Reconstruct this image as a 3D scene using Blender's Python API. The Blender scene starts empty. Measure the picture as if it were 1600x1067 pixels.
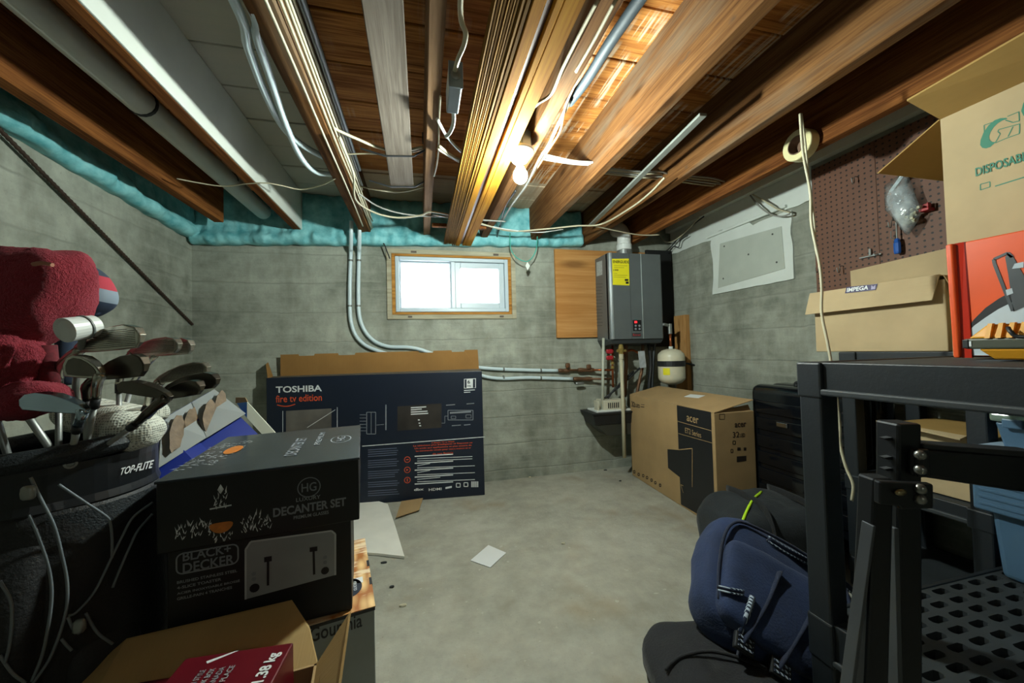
import bpy, math, random
from mathutils import Vector, Matrix, Euler, noise
S = bpy.context.scene
C = S.collection
PI = math.pi
random.seed(7)
# ---------------------------------------------------------------- camera
FPX, CX, CY = 585.0, 800.0, 533.5
yw, pt, rl = math.radians(13.65), math.radians(1.38), math.radians(1.5)
fwd = Vector((math.sin(yw)*math.cos(pt), math.cos(yw)*math.cos(pt), math.sin(pt)))
r0 = Vector((math.cos(yw), -math.sin(yw), 0)); d0 = fwd.cross(r0)
rgt = r0*math.cos(rl) + d0*math.sin(rl); dwn = -r0*math.sin(rl) + d0*math.cos(rl)
EYE = Vector((0, 0, 1.0))
cam = bpy.data.objects.new('camera', bpy.data.cameras.new('camera')); C.objects.link(cam)
cam.data.sensor_width = 36; cam.data.lens = FPX/1600*36; cam.data.clip_start = .05
mw = Matrix((rgt, -dwn, -fwd)).transposed().to_4x4(); mw.translation = EYE
cam.matrix_world = mw; S.camera = cam
# ---------------------------------------------------------------- sky and exposure
S.view_settings.view_transform = 'Standard'; S.view_settings.look = 'None'
S.view_settings.exposure = 0.0; S.view_settings.gamma = 1.0; S.view_settings.use_curve_mapping = False
W = bpy.data.worlds.new('overcast_sky'); S.world = W; W.use_nodes = True
bg = W.node_tree.nodes['Background']; bg.inputs[0].default_value = (.80, .90, 1, 1); bg.inputs[1].default_value = 16.0
BULB = 2300.0         # emission strength of the bare bulb in view
FILL = bpy.data.lights.new('rear_fill_light', 'POINT'); FILL.energy = 5.5; FILL.color = (.92, 1, .94); FILL.shadow_soft_size = .06
lo_ = bpy.data.objects.new('rear_fill_light', FILL); C.objects.link(lo_); lo_.location = (.4, -1.3, 1.76)     # fill light added behind the camera; no such lamp is seen
# ---------------------------------------------------------------- helpers
def lin(c):
    if isinstance(c, str): c = [int(c[i:i+2], 16)/255 for i in (0, 2, 4)]
    return tuple(((x/12.92) if x <= .04045 else ((x+.055)/1.055)**2.4) for x in c) + (1,)
def at(px, py, ax, val):
    """point where the line of sight of a photo pixel meets the plane  coordinate[ax] = val"""
    d = rgt*((px-CX)/FPX) + dwn*((py-CY)/FPX) + fwd
    return EYE + d*((val-EYE[ax])/d[ax])
class NT:
    def __init__(s, name):
        s.m = bpy.data.materials.new(name); s.m.use_nodes = True; s.t = s.m.node_tree
        s.p = s.t.nodes['Principled BSDF']
    def n(s, ty, ins=None, **kw):
        nd = s.t.nodes.new('ShaderNode'+ty)
        for k, v in kw.items(): setattr(nd, k, v)
        for k, v in (ins or {}).items(): s.put(nd.inputs[k], v)
        return nd
    def put(s, sock, v):
        if isinstance(v, bpy.types.NodeSocket): s.t.links.new(v, sock)
        else: sock.default_value = v
    def math(s, op, a, b=0.0, c=0.0):
        nd = s.n('Math', operation=op)
        s.put(nd.inputs[0], a); s.put(nd.inputs[1], b); s.put(nd.inputs[2], c); return nd.outputs[0]
    def mix(s, f, a, b, blend='MIX'):
        nd = s.n('Mix', data_type='RGBA', blend_type=blend)
        s.put(nd.inputs[0], f); s.put(nd.inputs[6], a); s.put(nd.inputs[7], b); return nd.outputs[2]
    def ramp(s, f, lo, hi):
        nd = s.n('MapRange'); s.put(nd.inputs[0], f); nd.inputs[1].default_value = lo; nd.inputs[2].default_value = hi
        return nd.outputs[0]
    def coord(s, kind='Object', scale=(1, 1, 1)):
        o = s.n('NewGeometry').outputs['Position'] if kind == 'World' else s.n('TexCoord').outputs[kind]
        return s.n('Mapping', {0: o, 3: scale}).outputs[0]
    def noise(s, co, scale, detail=4, rough=.55):
        return s.n('TexNoise', {'Vector': co, 'Scale': scale, 'Detail': detail, 'Roughness': rough}).outputs[0]
    def bump(s, h, strength=.3, dist=.004):
        s.put(s.p.inputs['Normal'], s.n('Bump', {'Height': h, 'Strength': strength, 'Distance': dist}).outputs[0])
def mat(name, col, rough=.6, metal=0.0, var=.12, scale=9, bump=0, bscale=60, stretch=(1, 1, 1), **kw):
    t = NT(name); c = lin(col); co = t.coord('Object', stretch)
    f = t.ramp(t.noise(co, scale), .3, .7)
    t.put(t.p.inputs['Base Color'], t.mix(f, tuple(x*(1-var) for x in c[:3])+(1,), tuple(min(1, x*(1+var)) for x in c[:3])+(1,)))
    t.p.inputs['Roughness'].default_value = rough; t.p.inputs['Metallic'].default_value = metal
    for k, v in kw.items(): t.p.inputs[k.replace('_', ' ')].default_value = v
    if bump: t.bump(t.noise(co, bscale, 3), bump)
    return t.m
def emit(name, col, strength):
    t = NT(name); t.p.inputs['Base Color'].default_value = lin(col)
    t.p.inputs['Emission Color'].default_value = lin(col); t.p.inputs['Emission Strength'].default_value = strength
    return t.m
class MB:
    def __init__(s): s.v = []; s.f = []
    def add(s, vs, fs, M=None):
        b = len(s.v); s.v += [(M @ Vector(p)) if M else Vector(p) for p in vs]; s.f += [tuple(b+i for i in f) for f in fs]; return s
    def box(s, a, b, M=None):
        x0, y0, z0 = a; x1, y1, z1 = b
        return s.add([(x0,y0,z0),(x1,y0,z0),(x1,y1,z0),(x0,y1,z0),(x0,y0,z1),(x1,y0,z1),(x1,y1,z1),(x0,y1,z1)],
                     [(0,3,2,1),(4,5,6,7),(0,1,5,4),(1,2,6,5),(2,3,7,6),(3,0,4,7)], M)
    def hexa(s, p): return s.add(p, [(0,3,2,1),(4,5,6,7),(0,1,5,4),(1,2,6,5),(2,3,7,6),(3,0,4,7)])
    def slab(s, pts, nrm):           # polygon given a thickness vector
        n = len(pts); nrm = Vector(nrm); p = [Vector(q) for q in pts]
        return s.add(p+[q+nrm for q in p], [tuple(range(n))[::-1], tuple(range(n, 2*n))]+[(i, (i+1) % n, n+(i+1) % n, n+i) for i in range(n)])
    def loft(s, rings, cap=True, closed=True):
        b = len(s.v); n = len(rings[0])
        for r in rings: s.v += [Vector(p) for p in r]
        for i in range(len(rings)-1):
            for j in range(n if closed else n-1):
                k = (j+1) % n; s.f.append((b+i*n+j, b+i*n+k, b+(i+1)*n+k, b+(i+1)*n+j))
        if cap: s.f.append(tuple(b+j for j in range(n))[::-1]); s.f.append(tuple(b+(len(rings)-1)*n+j for j in range(n)))
        return s
    def tube(s, pts, r, n=8, smooth=0, flat=None):
        P = spline(pts, smooth) if smooth else [Vector(p) for p in pts]
        rings = []; up = None
        for i, p in enumerate(P):
            t = (P[min(i+1, len(P)-1)]-P[max(i-1, 0)]).normalized()
            if up is None: up = Vector((0,0,1)) if abs(t.z) < .9 else Vector((1,0,0))
            a = t.cross(up).normalized(); up = a.cross(t)
            rr = r[min(int(i*len(r)/len(P)), len(r)-1)] if isinstance(r, (list, tuple)) else r
            fl = flat or 1
            rings.append([p + a*math.cos(2*PI*k/n)*rr + up*math.sin(2*PI*k/n)*rr*fl for k in range(n)])
        return s.loft(rings)
    def lathe(s, prof, n=20, M=None):
        rings = [[(r*math.cos(2*PI*k/n), r*math.sin(2*PI*k/n), z) for k in range(n)] for r, z in prof]
        if M: rings = [[M @ Vector(p) for p in q] for q in rings]
        return s.loft(rings)
    def grid(s, nu, nv, fn, closed_u=False):
        b = len(s.v)
        for i in range(nu+1):
            for j in range(nv+1): s.v.append(Vector(fn(i/nu, j/nv)))
        for i in range(nu):
            for j in range(nv):
                a = b+i*(nv+1)+j; s.f.append((a, a+nv+1, a+nv+2, a+1))
        return s
    def blob(s, c, sz, M=None, pw=(.6, .6), nu=32, nv=18, amp=.0, fr=8, seed=0, fn=None):
        """superellipsoid cushion with lumps"""
        sg = lambda x, e: math.copysign(abs(x)**e, x)
        rings = []
        for i in range(nv+1):
            ph = -PI/2+PI*i/nv; ring = []
            for j in range(nu):
                th = 2*PI*j/nu
                p = Vector((sg(math.cos(ph), pw[0])*sg(math.cos(th), pw[1])*sz[0]/2, sg(math.cos(ph), pw[0])*sg(math.sin(th), pw[1])*sz[1]/2, sg(math.sin(ph), pw[0])*sz[2]/2))
                if amp:
                    q = p*fr + Vector((seed, seed*2.1, 0)); d = noise.noise(q)+.5*noise.noise(q*2.3)
                    p += p.normalized()*d*amp
                if fn: p = fn(p)
                ring.append((M @ p if M else p) + Vector(c))
            rings.append(ring)
        return s.loft(rings)
def spline(pts, k=8):
    P = [Vector(p) for p in pts]
    if len(P) < 3: return P
    P = [2*P[0]-P[1]]+P+[2*P[-1]-P[-2]]; out = []
    for i in range(1, len(P)-2):
        a, b, c, d = P[i-1:i+3]
        for j in range(k):
            t = j/k
            out.append(.5*((2*b)+(c-a)*t+(2*a-5*b+4*c-d)*t*t+(3*b-a-3*c+d)*t**3))
    return out+[P[-2]]
MW = {}
def thing(name, label, cat, loc=(0, 0, 0), rot=(0, 0, 0), group=None):
    o = bpy.data.objects.new(name, None); C.objects.link(o); o.empty_display_size = .05
    if isinstance(rot, (int, float)): rot = (0, 0, rot)
    o.location = loc; o.rotation_euler = rot
    MW[o.name] = Matrix.Translation(Vector(loc)) @ Euler(rot).to_matrix().to_4x4()
    return tag(o, label, cat, group)
def tag(o, label=None, cat=None, group=None, kind=None):
    for k, v in (('label', label), ('category', cat), ('group', group), ('kind', kind)):
        if v: o[k] = v
    return o
def obj(name, mb, m, parent=None, world=False, smooth=False, bevel=0, seg=2, sub=0, label=None, kind=None):
    me = mb
    if isinstance(mb, MB):
        vs = mb.v
        if world and parent: inv = MW[parent.name].inverted(); vs = [inv @ p for p in vs]
        me = bpy.data.meshes.new(name); me.from_pydata([tuple(p) for p in vs], [], mb.f); me.update()
        if smooth: me.polygons.foreach_set('use_smooth', [True]*len(me.polygons))
    if m and not me.materials: me.materials.append(m)
    o = bpy.data.objects.new(name, me); C.objects.link(o)
    if parent: o.parent = parent; MW[o.name] = MW[parent.name]
    else: MW[o.name] = Matrix.Identity(4)
    if bevel:
        b = o.modifiers.new('bevel', 'BEVEL'); b.width = bevel; b.segments = seg; b.limit_method = 'ANGLE'; b.angle_limit = .6
        if smooth is False: pass
    if sub: o.modifiers.new('sub', 'SUBSURF').levels = sub; o.modifiers['sub'].render_levels = sub
    return tag(o, label, kind=kind)
def single(name, mb, m, label, cat, group=None, **kw):      # a thing made of one mesh
    return tag(obj(name, mb, m, **kw), label, cat, group)
def loc(t, p): return MW[t.name].inverted() @ Vector(p)
def face(t, px, py, ax=1, val=0.0):
    """local point where a photo pixel's line of sight meets a face of thing t"""
    inv = MW[t.name].inverted(); o = inv @ EYE
    d = (inv.to_3x3()) @ (rgt*((px-CX)/FPX) + dwn*((py-CY)/FPX) + fwd)
    return o + d*((val-o[ax])/d[ax])
_txt = {}
def glyphs(s, bold):
    if (s, bold) not in _txt:
        cu = bpy.data.curves.new('t', 'FONT'); cu.body = s; cu.offset = bold; cu.resolution_u = 3
        o = bpy.data.objects.new('t', cu); C.objects.link(o)
        me = bpy.data.meshes.new_from_object(o.evaluated_get(bpy.context.evaluated_depsgraph_get()))
        vs = [v.co.copy() for v in me.vertices]; fs = [tuple(p.vertices) for p in me.polygons]
        bpy.data.objects.remove(o); bpy.data.curves.remove(cu); bpy.data.meshes.remove(me)
        x0 = min(v.x for v in vs); x1 = max(v.x for v in vs); y0 = min(v.y for v in vs); y1 = max(v.y for v in vs)
        _txt[(s, bold)] = ([((v.x-x0)/(x1-x0), (v.y-y0)/(y1-y0)) for v in vs], fs)
    return _txt[(s, bold)]
def text(s, m, parent, o, X, Y, bold=0.0, name='lettering', fn=None, slant=0):
    """lettering filling the parallelogram at o with sides X (reading direction) and Y (up)"""
    vs, fs = glyphs(s, bold); o, X, Y = Vector(o), Vector(X), Vector(Y)
    n = X.cross(Y).normalized()*.0008; mb = MB()
    P = [o+X*(u+slant*v)+Y*v+n for u, v in vs]
    mb.add([fn(p) for p in P] if fn else P, fs)
    return obj(name, mb, m, parent)
def flat(m, parent, polys, nrm, name='print', eps=.0006):
    """flat print: polygons lifted a hair off a face with normal nrm"""
    mb = MB(); n = Vector(nrm).normalized()*eps
    for p in polys: mb.add([Vector(q)+n for q in p], [tuple(range(len(p)))])
    return obj(name, mb, m, parent, kind='stuff' if name in ('handling_mark', 'logo_outline', 'toaster_slots', 'toaster_buttons', 'fine_print', 'feature_text', 'logo_row', 'printed_glassware') else None)
def ribbon(pts, w, X, Y):       # flat stroke along pts in the plane X,Y
    out = []; n = Vector(X).cross(Vector(Y)).normalized()
    for a, b in zip(pts, pts[1:]):
        a, b = Vector(a), Vector(b); s = (b-a).cross(n).normalized()*w/2; out.append([a-s, b-s, b+s, a+s])
    return out
def copytree(o, loc_=None, rot=None, label=None):
    c = o.copy(); C.objects.link(c); MW[c.name] = MW.get(o.name, Matrix.Identity(4))
    if loc_ is not None: c.location = loc_
    if rot is not None: c.rotation_euler = rot
    if label: c['label'] = label
    for ch in list(o.children):
        d = copytree(ch); d.parent = c
    return c
def RZ(a): return Matrix.Rotation(a, 4, 'Z')
def RX(a): return Matrix.Rotation(a, 4, 'X')
def RY(a): return Matrix.Rotation(a, 4, 'Y')
def T(*p): return Matrix.Translation(Vector(p))
# ---------------------------------------------------------------- materials of the setting
def concrete(name, a, b, wallaxis=None):
    t = NT(name); co = t.coord('World')
    n1 = t.noise(co, 1.3, 6, .6); n2 = t.noise(co, 9, 6, .65); n3 = t.noise(co, 70, 4, .7)
    f = t.math('ADD', t.math('MULTIPLY', n1, .55), t.math('MULTIPLY', n2, .45))
    col = t.mix(t.ramp(f, .36, .64), lin(a), lin(b))
    col = t.mix(t.math('MULTIPLY', t.ramp(n3, .62, .74), .35), col, lin('3a3c36'))
    h = n3
    if wallaxis is not None:
        sep = t.n('SeparateXYZ', {0: co}); z = sep.outputs[2]
        st = t.noise(t.coord('World', (3.4, 3.4, .6)), 1.6, 5, .6)
        col = t.mix(t.math('MULTIPLY', t.ramp(st, .48, .70), .5), col, lin('5f5f52'))
        hz = t.noise(t.coord('World', (1.2, 1.2, 16)), 2.2, 5, .65)
        col = t.mix(t.math('MULTIPLY', t.ramp(hz, .50, .70), .3), col, lin('b0b2a6'))
        zz = t.math('ADD', z, t.math('ADD', t.math('MULTIPLY', n1, .05), t.math('MULTIPLY', n2, .012)))
        fr = t.math('FRACT', t.math('DIVIDE', zz, .205))
        line = t.math('SUBTRACT', 1.0, t.ramp(t.math('ABSOLUTE', t.math('SUBTRACT', fr, .5)), .0, .035))
        col = t.mix(t.math('MULTIPLY', line, t.math('MULTIPLY', t.ramp(n2, .4, .65), .42)), col, lin('55574f'))
        board = t.math('FLOOR', t.math('DIVIDE', zz, .205))
        wn = t.n('TexWhiteNoise', {'W': board}, noise_dimensions='1D').outputs[0]
        col = t.mix(t.math('MULTIPLY', wn, .16), col, lin('66685f'))
        h = t.math('SUBTRACT', t.math('ADD', t.math('MULTIPLY', n3, .5), t.math('MULTIPLY', hz, .6)), t.math('MULTIPLY', line, .9))
    else:
        st = t.noise(co, 2.3, 3); col = t.mix(t.math('MULTIPLY', t.ramp(st, .56, .70), .35), col, lin('8c7650'))
        sp = t.noise(co, 28, 2); col = t.mix(t.math('MULTIPLY', t.ramp(sp, .68, .74), .5), col, lin('bdbcb0'))
    t.put(t.p.inputs['Base Color'], col); t.p.inputs['Roughness'].default_value = .85; t.p.inputs['Specular IOR Level'].default_value = .25
    t.bump(h, .5, .006); return t.m
def wood(name, a, b, axis=1, sc=1.0, rough=.8, knots=.5, spec=.08, world=True, extra=None):
    """grain drawn out along one axis, with knots"""
    t = NT(name); k = [14*sc]*3; k[axis] = .9*sc
    kind = 'World' if world else 'Object'
    g = t.noise(t.coord(kind, tuple(k)), 2.0, 6, .62)
    k2 = [70*sc]*3; k2[axis] = 2.2*sc
    g2 = t.noise(t.coord(kind, tuple(k2)), 2.0, 3, .6)
    big = t.noise(t.coord(kind), 1.7, 3)
    f = t.math('ADD', t.math('MULTIPLY', g, .55), t.math('MULTIPLY', g2, .45))
    col = t.mix(t.ramp(f, .40, .61), lin(a), lin(b))
    col = t.mix(t.math('MULTIPLY', t.ramp(big, .45, .75), .45), col, lin(a))
    if knots:
        kk = [9*sc]*3; kk[axis] = 2.6*sc
        v = t.n('TexVoronoi', {'Vector': t.coord(kind, tuple(kk)), 'Scale': 1.0}).outputs[0]
        col = t.mix(t.math('MULTIPLY', t.math('SUBTRACT', 1.0, t.ramp(v, .08, .2)), knots), col, lin('2e1a0c'))
    rnd = t.n('ObjectInfo').outputs['Random']
    col = t.mix(t.math('MULTIPLY', rnd, .3), col, lin(a))
    if extra: col = extra(t, col)
    t.put(t.p.inputs['Base Color'], col); t.p.inputs['Roughness'].default_value = rough; t.p.inputs['Specular IOR Level'].default_value = spec
    t.bump(f, .35, .003); return t.m
M_WALL = concrete('board_formed_concrete', '73776c', 'b0b3a6', 2)
M_FLOOR = concrete('concrete_floor', '8c8b7f', 'b0afa2')
def plank_extra(t, col):
    sep = t.n('SeparateXYZ', {0: t.n('NewGeometry').outputs['Position']}); x, y = sep.outputs[0], sep.outputs[1]
    rnd = t.n('ObjectInfo').outputs['Random']
    # lime streaks left by old plaster, between the bulb's joist and the next
    k = t.noise(t.coord('World', (34, 1.2, 1)), 1.5, 4, .6); pat = t.noise(t.coord('World', (1.5, 3.2, 1)), 1.6, 2)
    reg = t.math('MULTIPLY', t.ramp(x, .40, .5), t.ramp(pat, .42, .52))
    faint = t.math('MULTIPLY', t.ramp(pat, .5, .62), .16)
    col = t.mix(t.math('MULTIPLY', t.ramp(k, .5, .6), t.math('MAXIMUM', t.math('MULTIPLY', reg, .75), faint)), col, lin('cdbfa6'))
    # weathered pale boards close to the back wall
    pale = t.math('MULTIPLY', t.math('GREATER_THAN', y, 2.39), t.math('MULTIPLY', t.math('GREATER_THAN', 2.86, y), t.math('GREATER_THAN', rnd, .3)))
    col = t.mix(t.math('MULTIPLY', pale, .72), col, lin('b3a48c'))
    # one bay painted off-white
    paint = t.math('MULTIPLY', t.math('GREATER_THAN', x, -.80), t.math('LESS_THAN', x, -.34))
    return t.mix(t.math('MULTIPLY', paint, .93), col, lin('b4b3a6'))
M_PLANK = wood('old_subfloor_boards', '79481f', 'c88a48', axis=0, extra=plank_extra, knots=.3)
def aged(t, col):       # grey weathering and blue stain on the old timber
    n = t.noise(t.coord('World', (5, .8, 5)), 1.6, 4, .6)
    s = t.noise(t.coord('World', (16, 5, 16)), 1.5, 3, .6)
    col = t.mix(t.math('MULTIPLY', t.ramp(n, .52, .68), .5), col, lin('6f6656'))
    return t.mix(t.math('MULTIPLY', t.ramp(s, .66, .74), .5), col, lin('3f3a34'))
M_JOIST = wood('old_fir_joist', '4f321a', '7d5833', axis=1, extra=aged, knots=.75)
M_JOIST_D = wood('dark_fir_joist', '553017', '8d5a2e', axis=1)
M_JOIST_P = wood('pale_fir_joist', '6d5238', '98785a', axis=1, knots=.3)
M_PAINT = mat('old_white_paint', 'c9cdc4', .6, var=.06, scale=5, bump=.1)
M_WHITE = mat('white_plaster', 'ccd2cc', .75, var=.05, scale=6, bump=.15, bscale=25)
# ================================================================ SETTING
XL, XR, YB, YR, ZD = -1.45, 2.15, 2.863, -1.7, 2.125     # left, right, back, rear, underside of the boards
def struct(name, mb, m, **kw): return tag(obj(name, mb, m, **kw), kind='structure')
struct('floor', MB().box((XL-.2, YR-.2, -.12), (XR+.2, YB+.2, 0)), M_FLOOR)
WX0, WX1, WZ0, WZ1 = -.235, .735, 1.25, 1.77
wb = MB()
for a, b in (((XL-.2, -.1), (WX0, 2.3)), ((WX1, -.1), (XR+.2, 2.3)), ((WX0, -.1), (WX1, WZ0)), ((WX0, WZ1), (WX1, 2.3))):
    wb.box((a[0], YB, a[1]), (b[0], YB+.2, b[1]))
struct('wall_back', wb, M_WALL)
struct('wall_left', MB().box((XL-.2, YR-.2, -.1), (XL, YB, 2.3)), M_WALL)
struct('wall_right', MB().box((XR, YR-.2, -.1), (XR+.2, YB, 2.3)), M_WALL)
struct('wall_rear', MB().box((XL, YR-.2, -.1), (XR, YR, 2.3)), M_WALL)
ceil = struct('ceiling', MB().box((XL-.2, YR-.2, ZD+.035), (XR+.2, YB+.2, ZD+.1)), M_JOIST_D)
pm = None; y = YB+.02; i = 0
while y > YR:
    if pm is None:
        o = obj('plank', MB().box((XL, -.2208, 0), (XR, 0, .024)), M_PLANK, ceil, bevel=.003, seg=1); pm = o
    else:
        o = pm.copy(); C.objects.link(o); o.parent = ceil
    o.location = (0, y, ZD+random.uniform(-.003, .004)); y -= .2275
# ---------------------------------------------------------------- joists
ZJ = 1.86
def joist(x0, x1, m, label, y1=YB-.004, y0=YR+.01, z=ZJ):
    n = 24; w = x1-x0; xm = (x0+x1)/2; rings = []
    for i in range(n+1):
        yy = y0+(y1-y0)*i/n; dx = noise.noise(Vector((x0*5, yy*1.1, 0)))*.004; dz = noise.noise(Vector((x0*9, yy*.9, 3)))*.004
        rings.append([(x0+dx, yy, z+.004+dz), (x0+.004+dx, yy, z+dz), (x1-.004+dx, yy, z+dz), (x1+dx, yy, z+.004+dz), (x1+dx, yy, ZD-.004), (x0+dx, yy, ZD-.004)])
    return single('ceiling_joist', MB().loft(rings), m, label, 'joist')
joist(-1.245, -1.19, M_JOIST_D, 'dark brown joist nearest the left wall, stopping short of the back wall', y1=2.69, z=1.85)
jp = thing('ceiling_joist', 'ceiling joist painted white on its side, beside the white drain pipe', 'joist')
m = MB(); m.box((-.83, YR+.01, ZJ), (-.782, YB-.02, ZD-.004)); obj('timber', m, M_JOIST_D, jp, bevel=.003)
m = MB(); m.box((-.782, YR+.01, ZJ+.002), (-.774, YB-.02, ZD-.005)); obj('painted_face', m, M_PAINT, jp, bevel=.002, label='off-white painted side of the joist')
joist(-.405, -.33, M_JOIST, 'reddish brown joist carrying the bundle of cream cables')
joist(.032, .078, M_JOIST_P, 'narrow pale joist seen end-on in the middle of the ceiling')
joist(.45, .505, M_JOIST, 'brown joist with the bare bulb fixed to its side')
joist(.85, .90, M_JOIST, 'knotty brown joist just right of the bulb, brightly lit')
joist(1.305, 1.355, M_JOIST, 'second knotty brown joist right of the bulb, from which the white cord hangs')
joist(1.70, 1.75, M_JOIST_D, 'dark brown joist with a roll of tape hung on its side')
pl = struct('trim_1', MB().box((2.10, YR+.01, 1.99), (2.148, YB-.02, ZD-.004)), M_PAINT)
# white plaster band along the top of the right wall, ragged lower edge
bd = MB(); n = 60
for i in range(n):
    ya = YB-.03-(YB-.03-1.615)*i/n; yb = YB-.03-(YB-.03-1.615)*(i+1)/n
    za = 1.80+noise.noise(Vector((ya*9, 0, 5)))*.02+(.03 if 1.78 < ya < 2.36 else 0); zb = 1.80+noise.noise(Vector((yb*9, 0, 5)))*.02+(.03 if 1.78 < yb < 2.36 else 0)
    bd.hexa([(2.14, ya, za), (2.1495, ya, za), (2.1495, yb, zb), (2.14, yb, zb), (2.14, ya, 1.988), (2.1495, ya, 1.988), (2.1495, yb, 1.988), (2.14, yb, 1.988)])
struct('trim_2', bd, M_WHITE)
dp = thing('drywall_patch', 'pale grey drywall patch with white filler round its edges on the right wall', 'wall patch', (2.149, 1.74, 1.38))
m = MB(); ring = []
for i in range(48):
    a = i/48*4; s = int(a); t_ = a-s
    y_, z_ = [(t_, 0), (1, t_), (1-t_, 1), (0, 1-t_)][s]
    yy = .625*y_; zz = (.405 if y_ < .5 else .455)*z_
    yy += noise.noise(Vector((yy*9, zz*9, 1)))*.018; zz += noise.noise(Vector((yy*9, zz*9, 8)))*.012
    ring.append((0, yy, zz))
m.slab([(p[0], p[1], p[2]) for p in ring], (-.010, 0, 0)); obj('filler', m, M_WHITE, dp, label='white joint filler')
m = MB(); m.slab([(-.0098, .05, .07), (-.0098, .575, .04), (-.0098, .54, .36), (-.0098, .06, .33)], (-.004, 0, 0))
obj('drywall', m, mat('grey_drywall', 'aab0a6', .8, var=.05), dp, bevel=.003)
m = MB()
M_SCR = mat('screw_dark', '3a3c3a', .5)
for y_, z_ in ((.1, .12), (.12, .3), (.52, .1), (.5, .33), (.3, .22)): obj('screw_head', MB().lathe([(.006, 0), (.006, .002), (0.0005, .002)], 8, T(-.0135, y_, z_) @ RY(-PI/2)), M_SCR, dp)
m = MB(); m.box((-.028, .02, .43), (-.001, .66, .448)); obj('ledge', m, M_WHITE, dp, bevel=.003)
# ---------------------------------------------------------------- blue-green foam along the rim
M_FOAM = NT('spray_foam'); co = M_FOAM.coord('World'); f = M_FOAM.noise(co, 14, 4)
M_FOAM.put(M_FOAM.p.inputs['Base Color'], M_FOAM.mix(M_FOAM.ramp(f, .3, .7), lin('4f9ea6'), lin('93d3d6')))
M_FOAM.p.inputs['Roughness'].default_value = .6; M_FOAM.bump(M_FOAM.noise(co, 60, 4), .5); M_FOAM = M_FOAM.m
prof = [(0, 0), (.045, -.003), (.075, .012), (.085, .04), (.07, .07), (.05, .10), (.045, .16), (.045, .25), (.04, .36), (0, .37)]
def foam(name, fn, L, n, label):
    m = MB(); rings = []
    for i in range(n+1):
        s = L*i/n; r = []
        for k, (d, z) in enumerate(prof):
            q = Vector((s*11, z*18, 2.0)); a = noise.noise(q)*.022+noise.noise(q*2.3)*.020+abs(noise.noise(q*4.5))*.012
            lump = .02*noise.noise(Vector((s*5, 7, 1)))
            r.append(fn(s, max(.001, d+(a+lump if 0 < k < len(prof)-1 else 0)), min(z+(noise.noise(q+Vector((5, 0, 0)))*.012 if k < 8 else 0), 9)))
        rings.append(r)
    m.loft(rings); return single(name, m, M_FOAM, label, 'insulation', smooth=True)
foam('spray_foam', lambda s, d, z: (XL+.02+s, YB-d, min(1.745+.034*s+z, 2.118)), 2.72, 260, 'blue-green spray foam along the top of the back wall between the joists')
foam('spray_foam', lambda s, d, z: (XL+d*.8, YB-.02-s, min(1.775+.055*s+z, 2.118)), 3.6, 240, 'blue-green spray foam along the top of the left wall')
# ---------------------------------------------------------------- window
M_VINYL = mat('white_vinyl', 'b4c2ca', .35, var=.02)
M_BUCK = wood('window_timber', '8a5a26', 'cf9b52', axis=0, sc=1.5)
M_OLDW = wood('weathered_casing', '8f8873', 'b9b39c', axis=0, sc=1.2)
win = thing('window_1', None, None, (0, YB, 0)); win['kind'] = 'structure'
def frame4(x0, x1, z0, z1, w, y0, y1, ww=None):
    m = MB(); ww = ww or w
    m.box((x0, y0, z0), (x0+w, y1, z1)); m.box((x1-w, y0, z0), (x1, y1, z1)); m.box((x0+w, y0, z0), (x1-w, y1, z0+ww)); m.box((x0+w, y0, z1-ww), (x1-w, y1, z1)); return m
obj('casing', frame4(WX0, WX1, WZ0, WZ1, .034, -.012, .06), M_OLDW, win, bevel=.002, label='weathered grey timber casing')
obj('timber_frame', frame4(-.20, .70, 1.285, 1.737, .024, -.008, .07, .018), M_BUCK, win, bevel=.002, label='new yellow timber lining')
obj('window_frame', frame4(-.175, .675, 1.304, 1.716, .028, -.014, .09), M_VINYL, win, bevel=.004)
m = MB(); m.box((.232, .0, 1.332), (.262, .07, 1.688)); obj('mullion', m, M_VINYL, win, bevel=.003)
obj('sash', frame4(.262, .646, 1.333, 1.687, .042, .008, .06), M_VINYL, win, bevel=.004, label='white sliding sash')
obj('stop', frame4(-.146, .231, 1.333, 1.687, .010, .03, .07), M_VINYL, win, bevel=.002)
t = NT('window_glass'); tr = t.n('BsdfTransparent'); gl = t.n('BsdfGlossy', {'Roughness': .02}); fr = t.n('Fresnel', {'IOR': 1.45})
ms = t.n('MixShader', {0: fr.outputs[0], 1: tr.outputs[0], 2: gl.outputs[0]}); t.t.links.new(ms.outputs[0], t.t.nodes['Material Output'].inputs[0]); M_GLASS = t.m
obj('pane', MB().box((-.145, .05, 1.334), (.231, .054, 1.686)), M_GLASS, win)
obj('pane', MB().box((.304, .035, 1.376), (.604, .039, 1.644)), M_GLASS, win)
m = MB()
for x in (-.06, .56): m.box((x, -.02, 1.743), (x+.04, -.008, 1.757))
for x in (-.09, .6): m.box((x, -.02, 1.262), (x+.03, -.008, 1.274))
obj('bracket', m, mat('rusty_bracket', '4d4034', .6), win)
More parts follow.
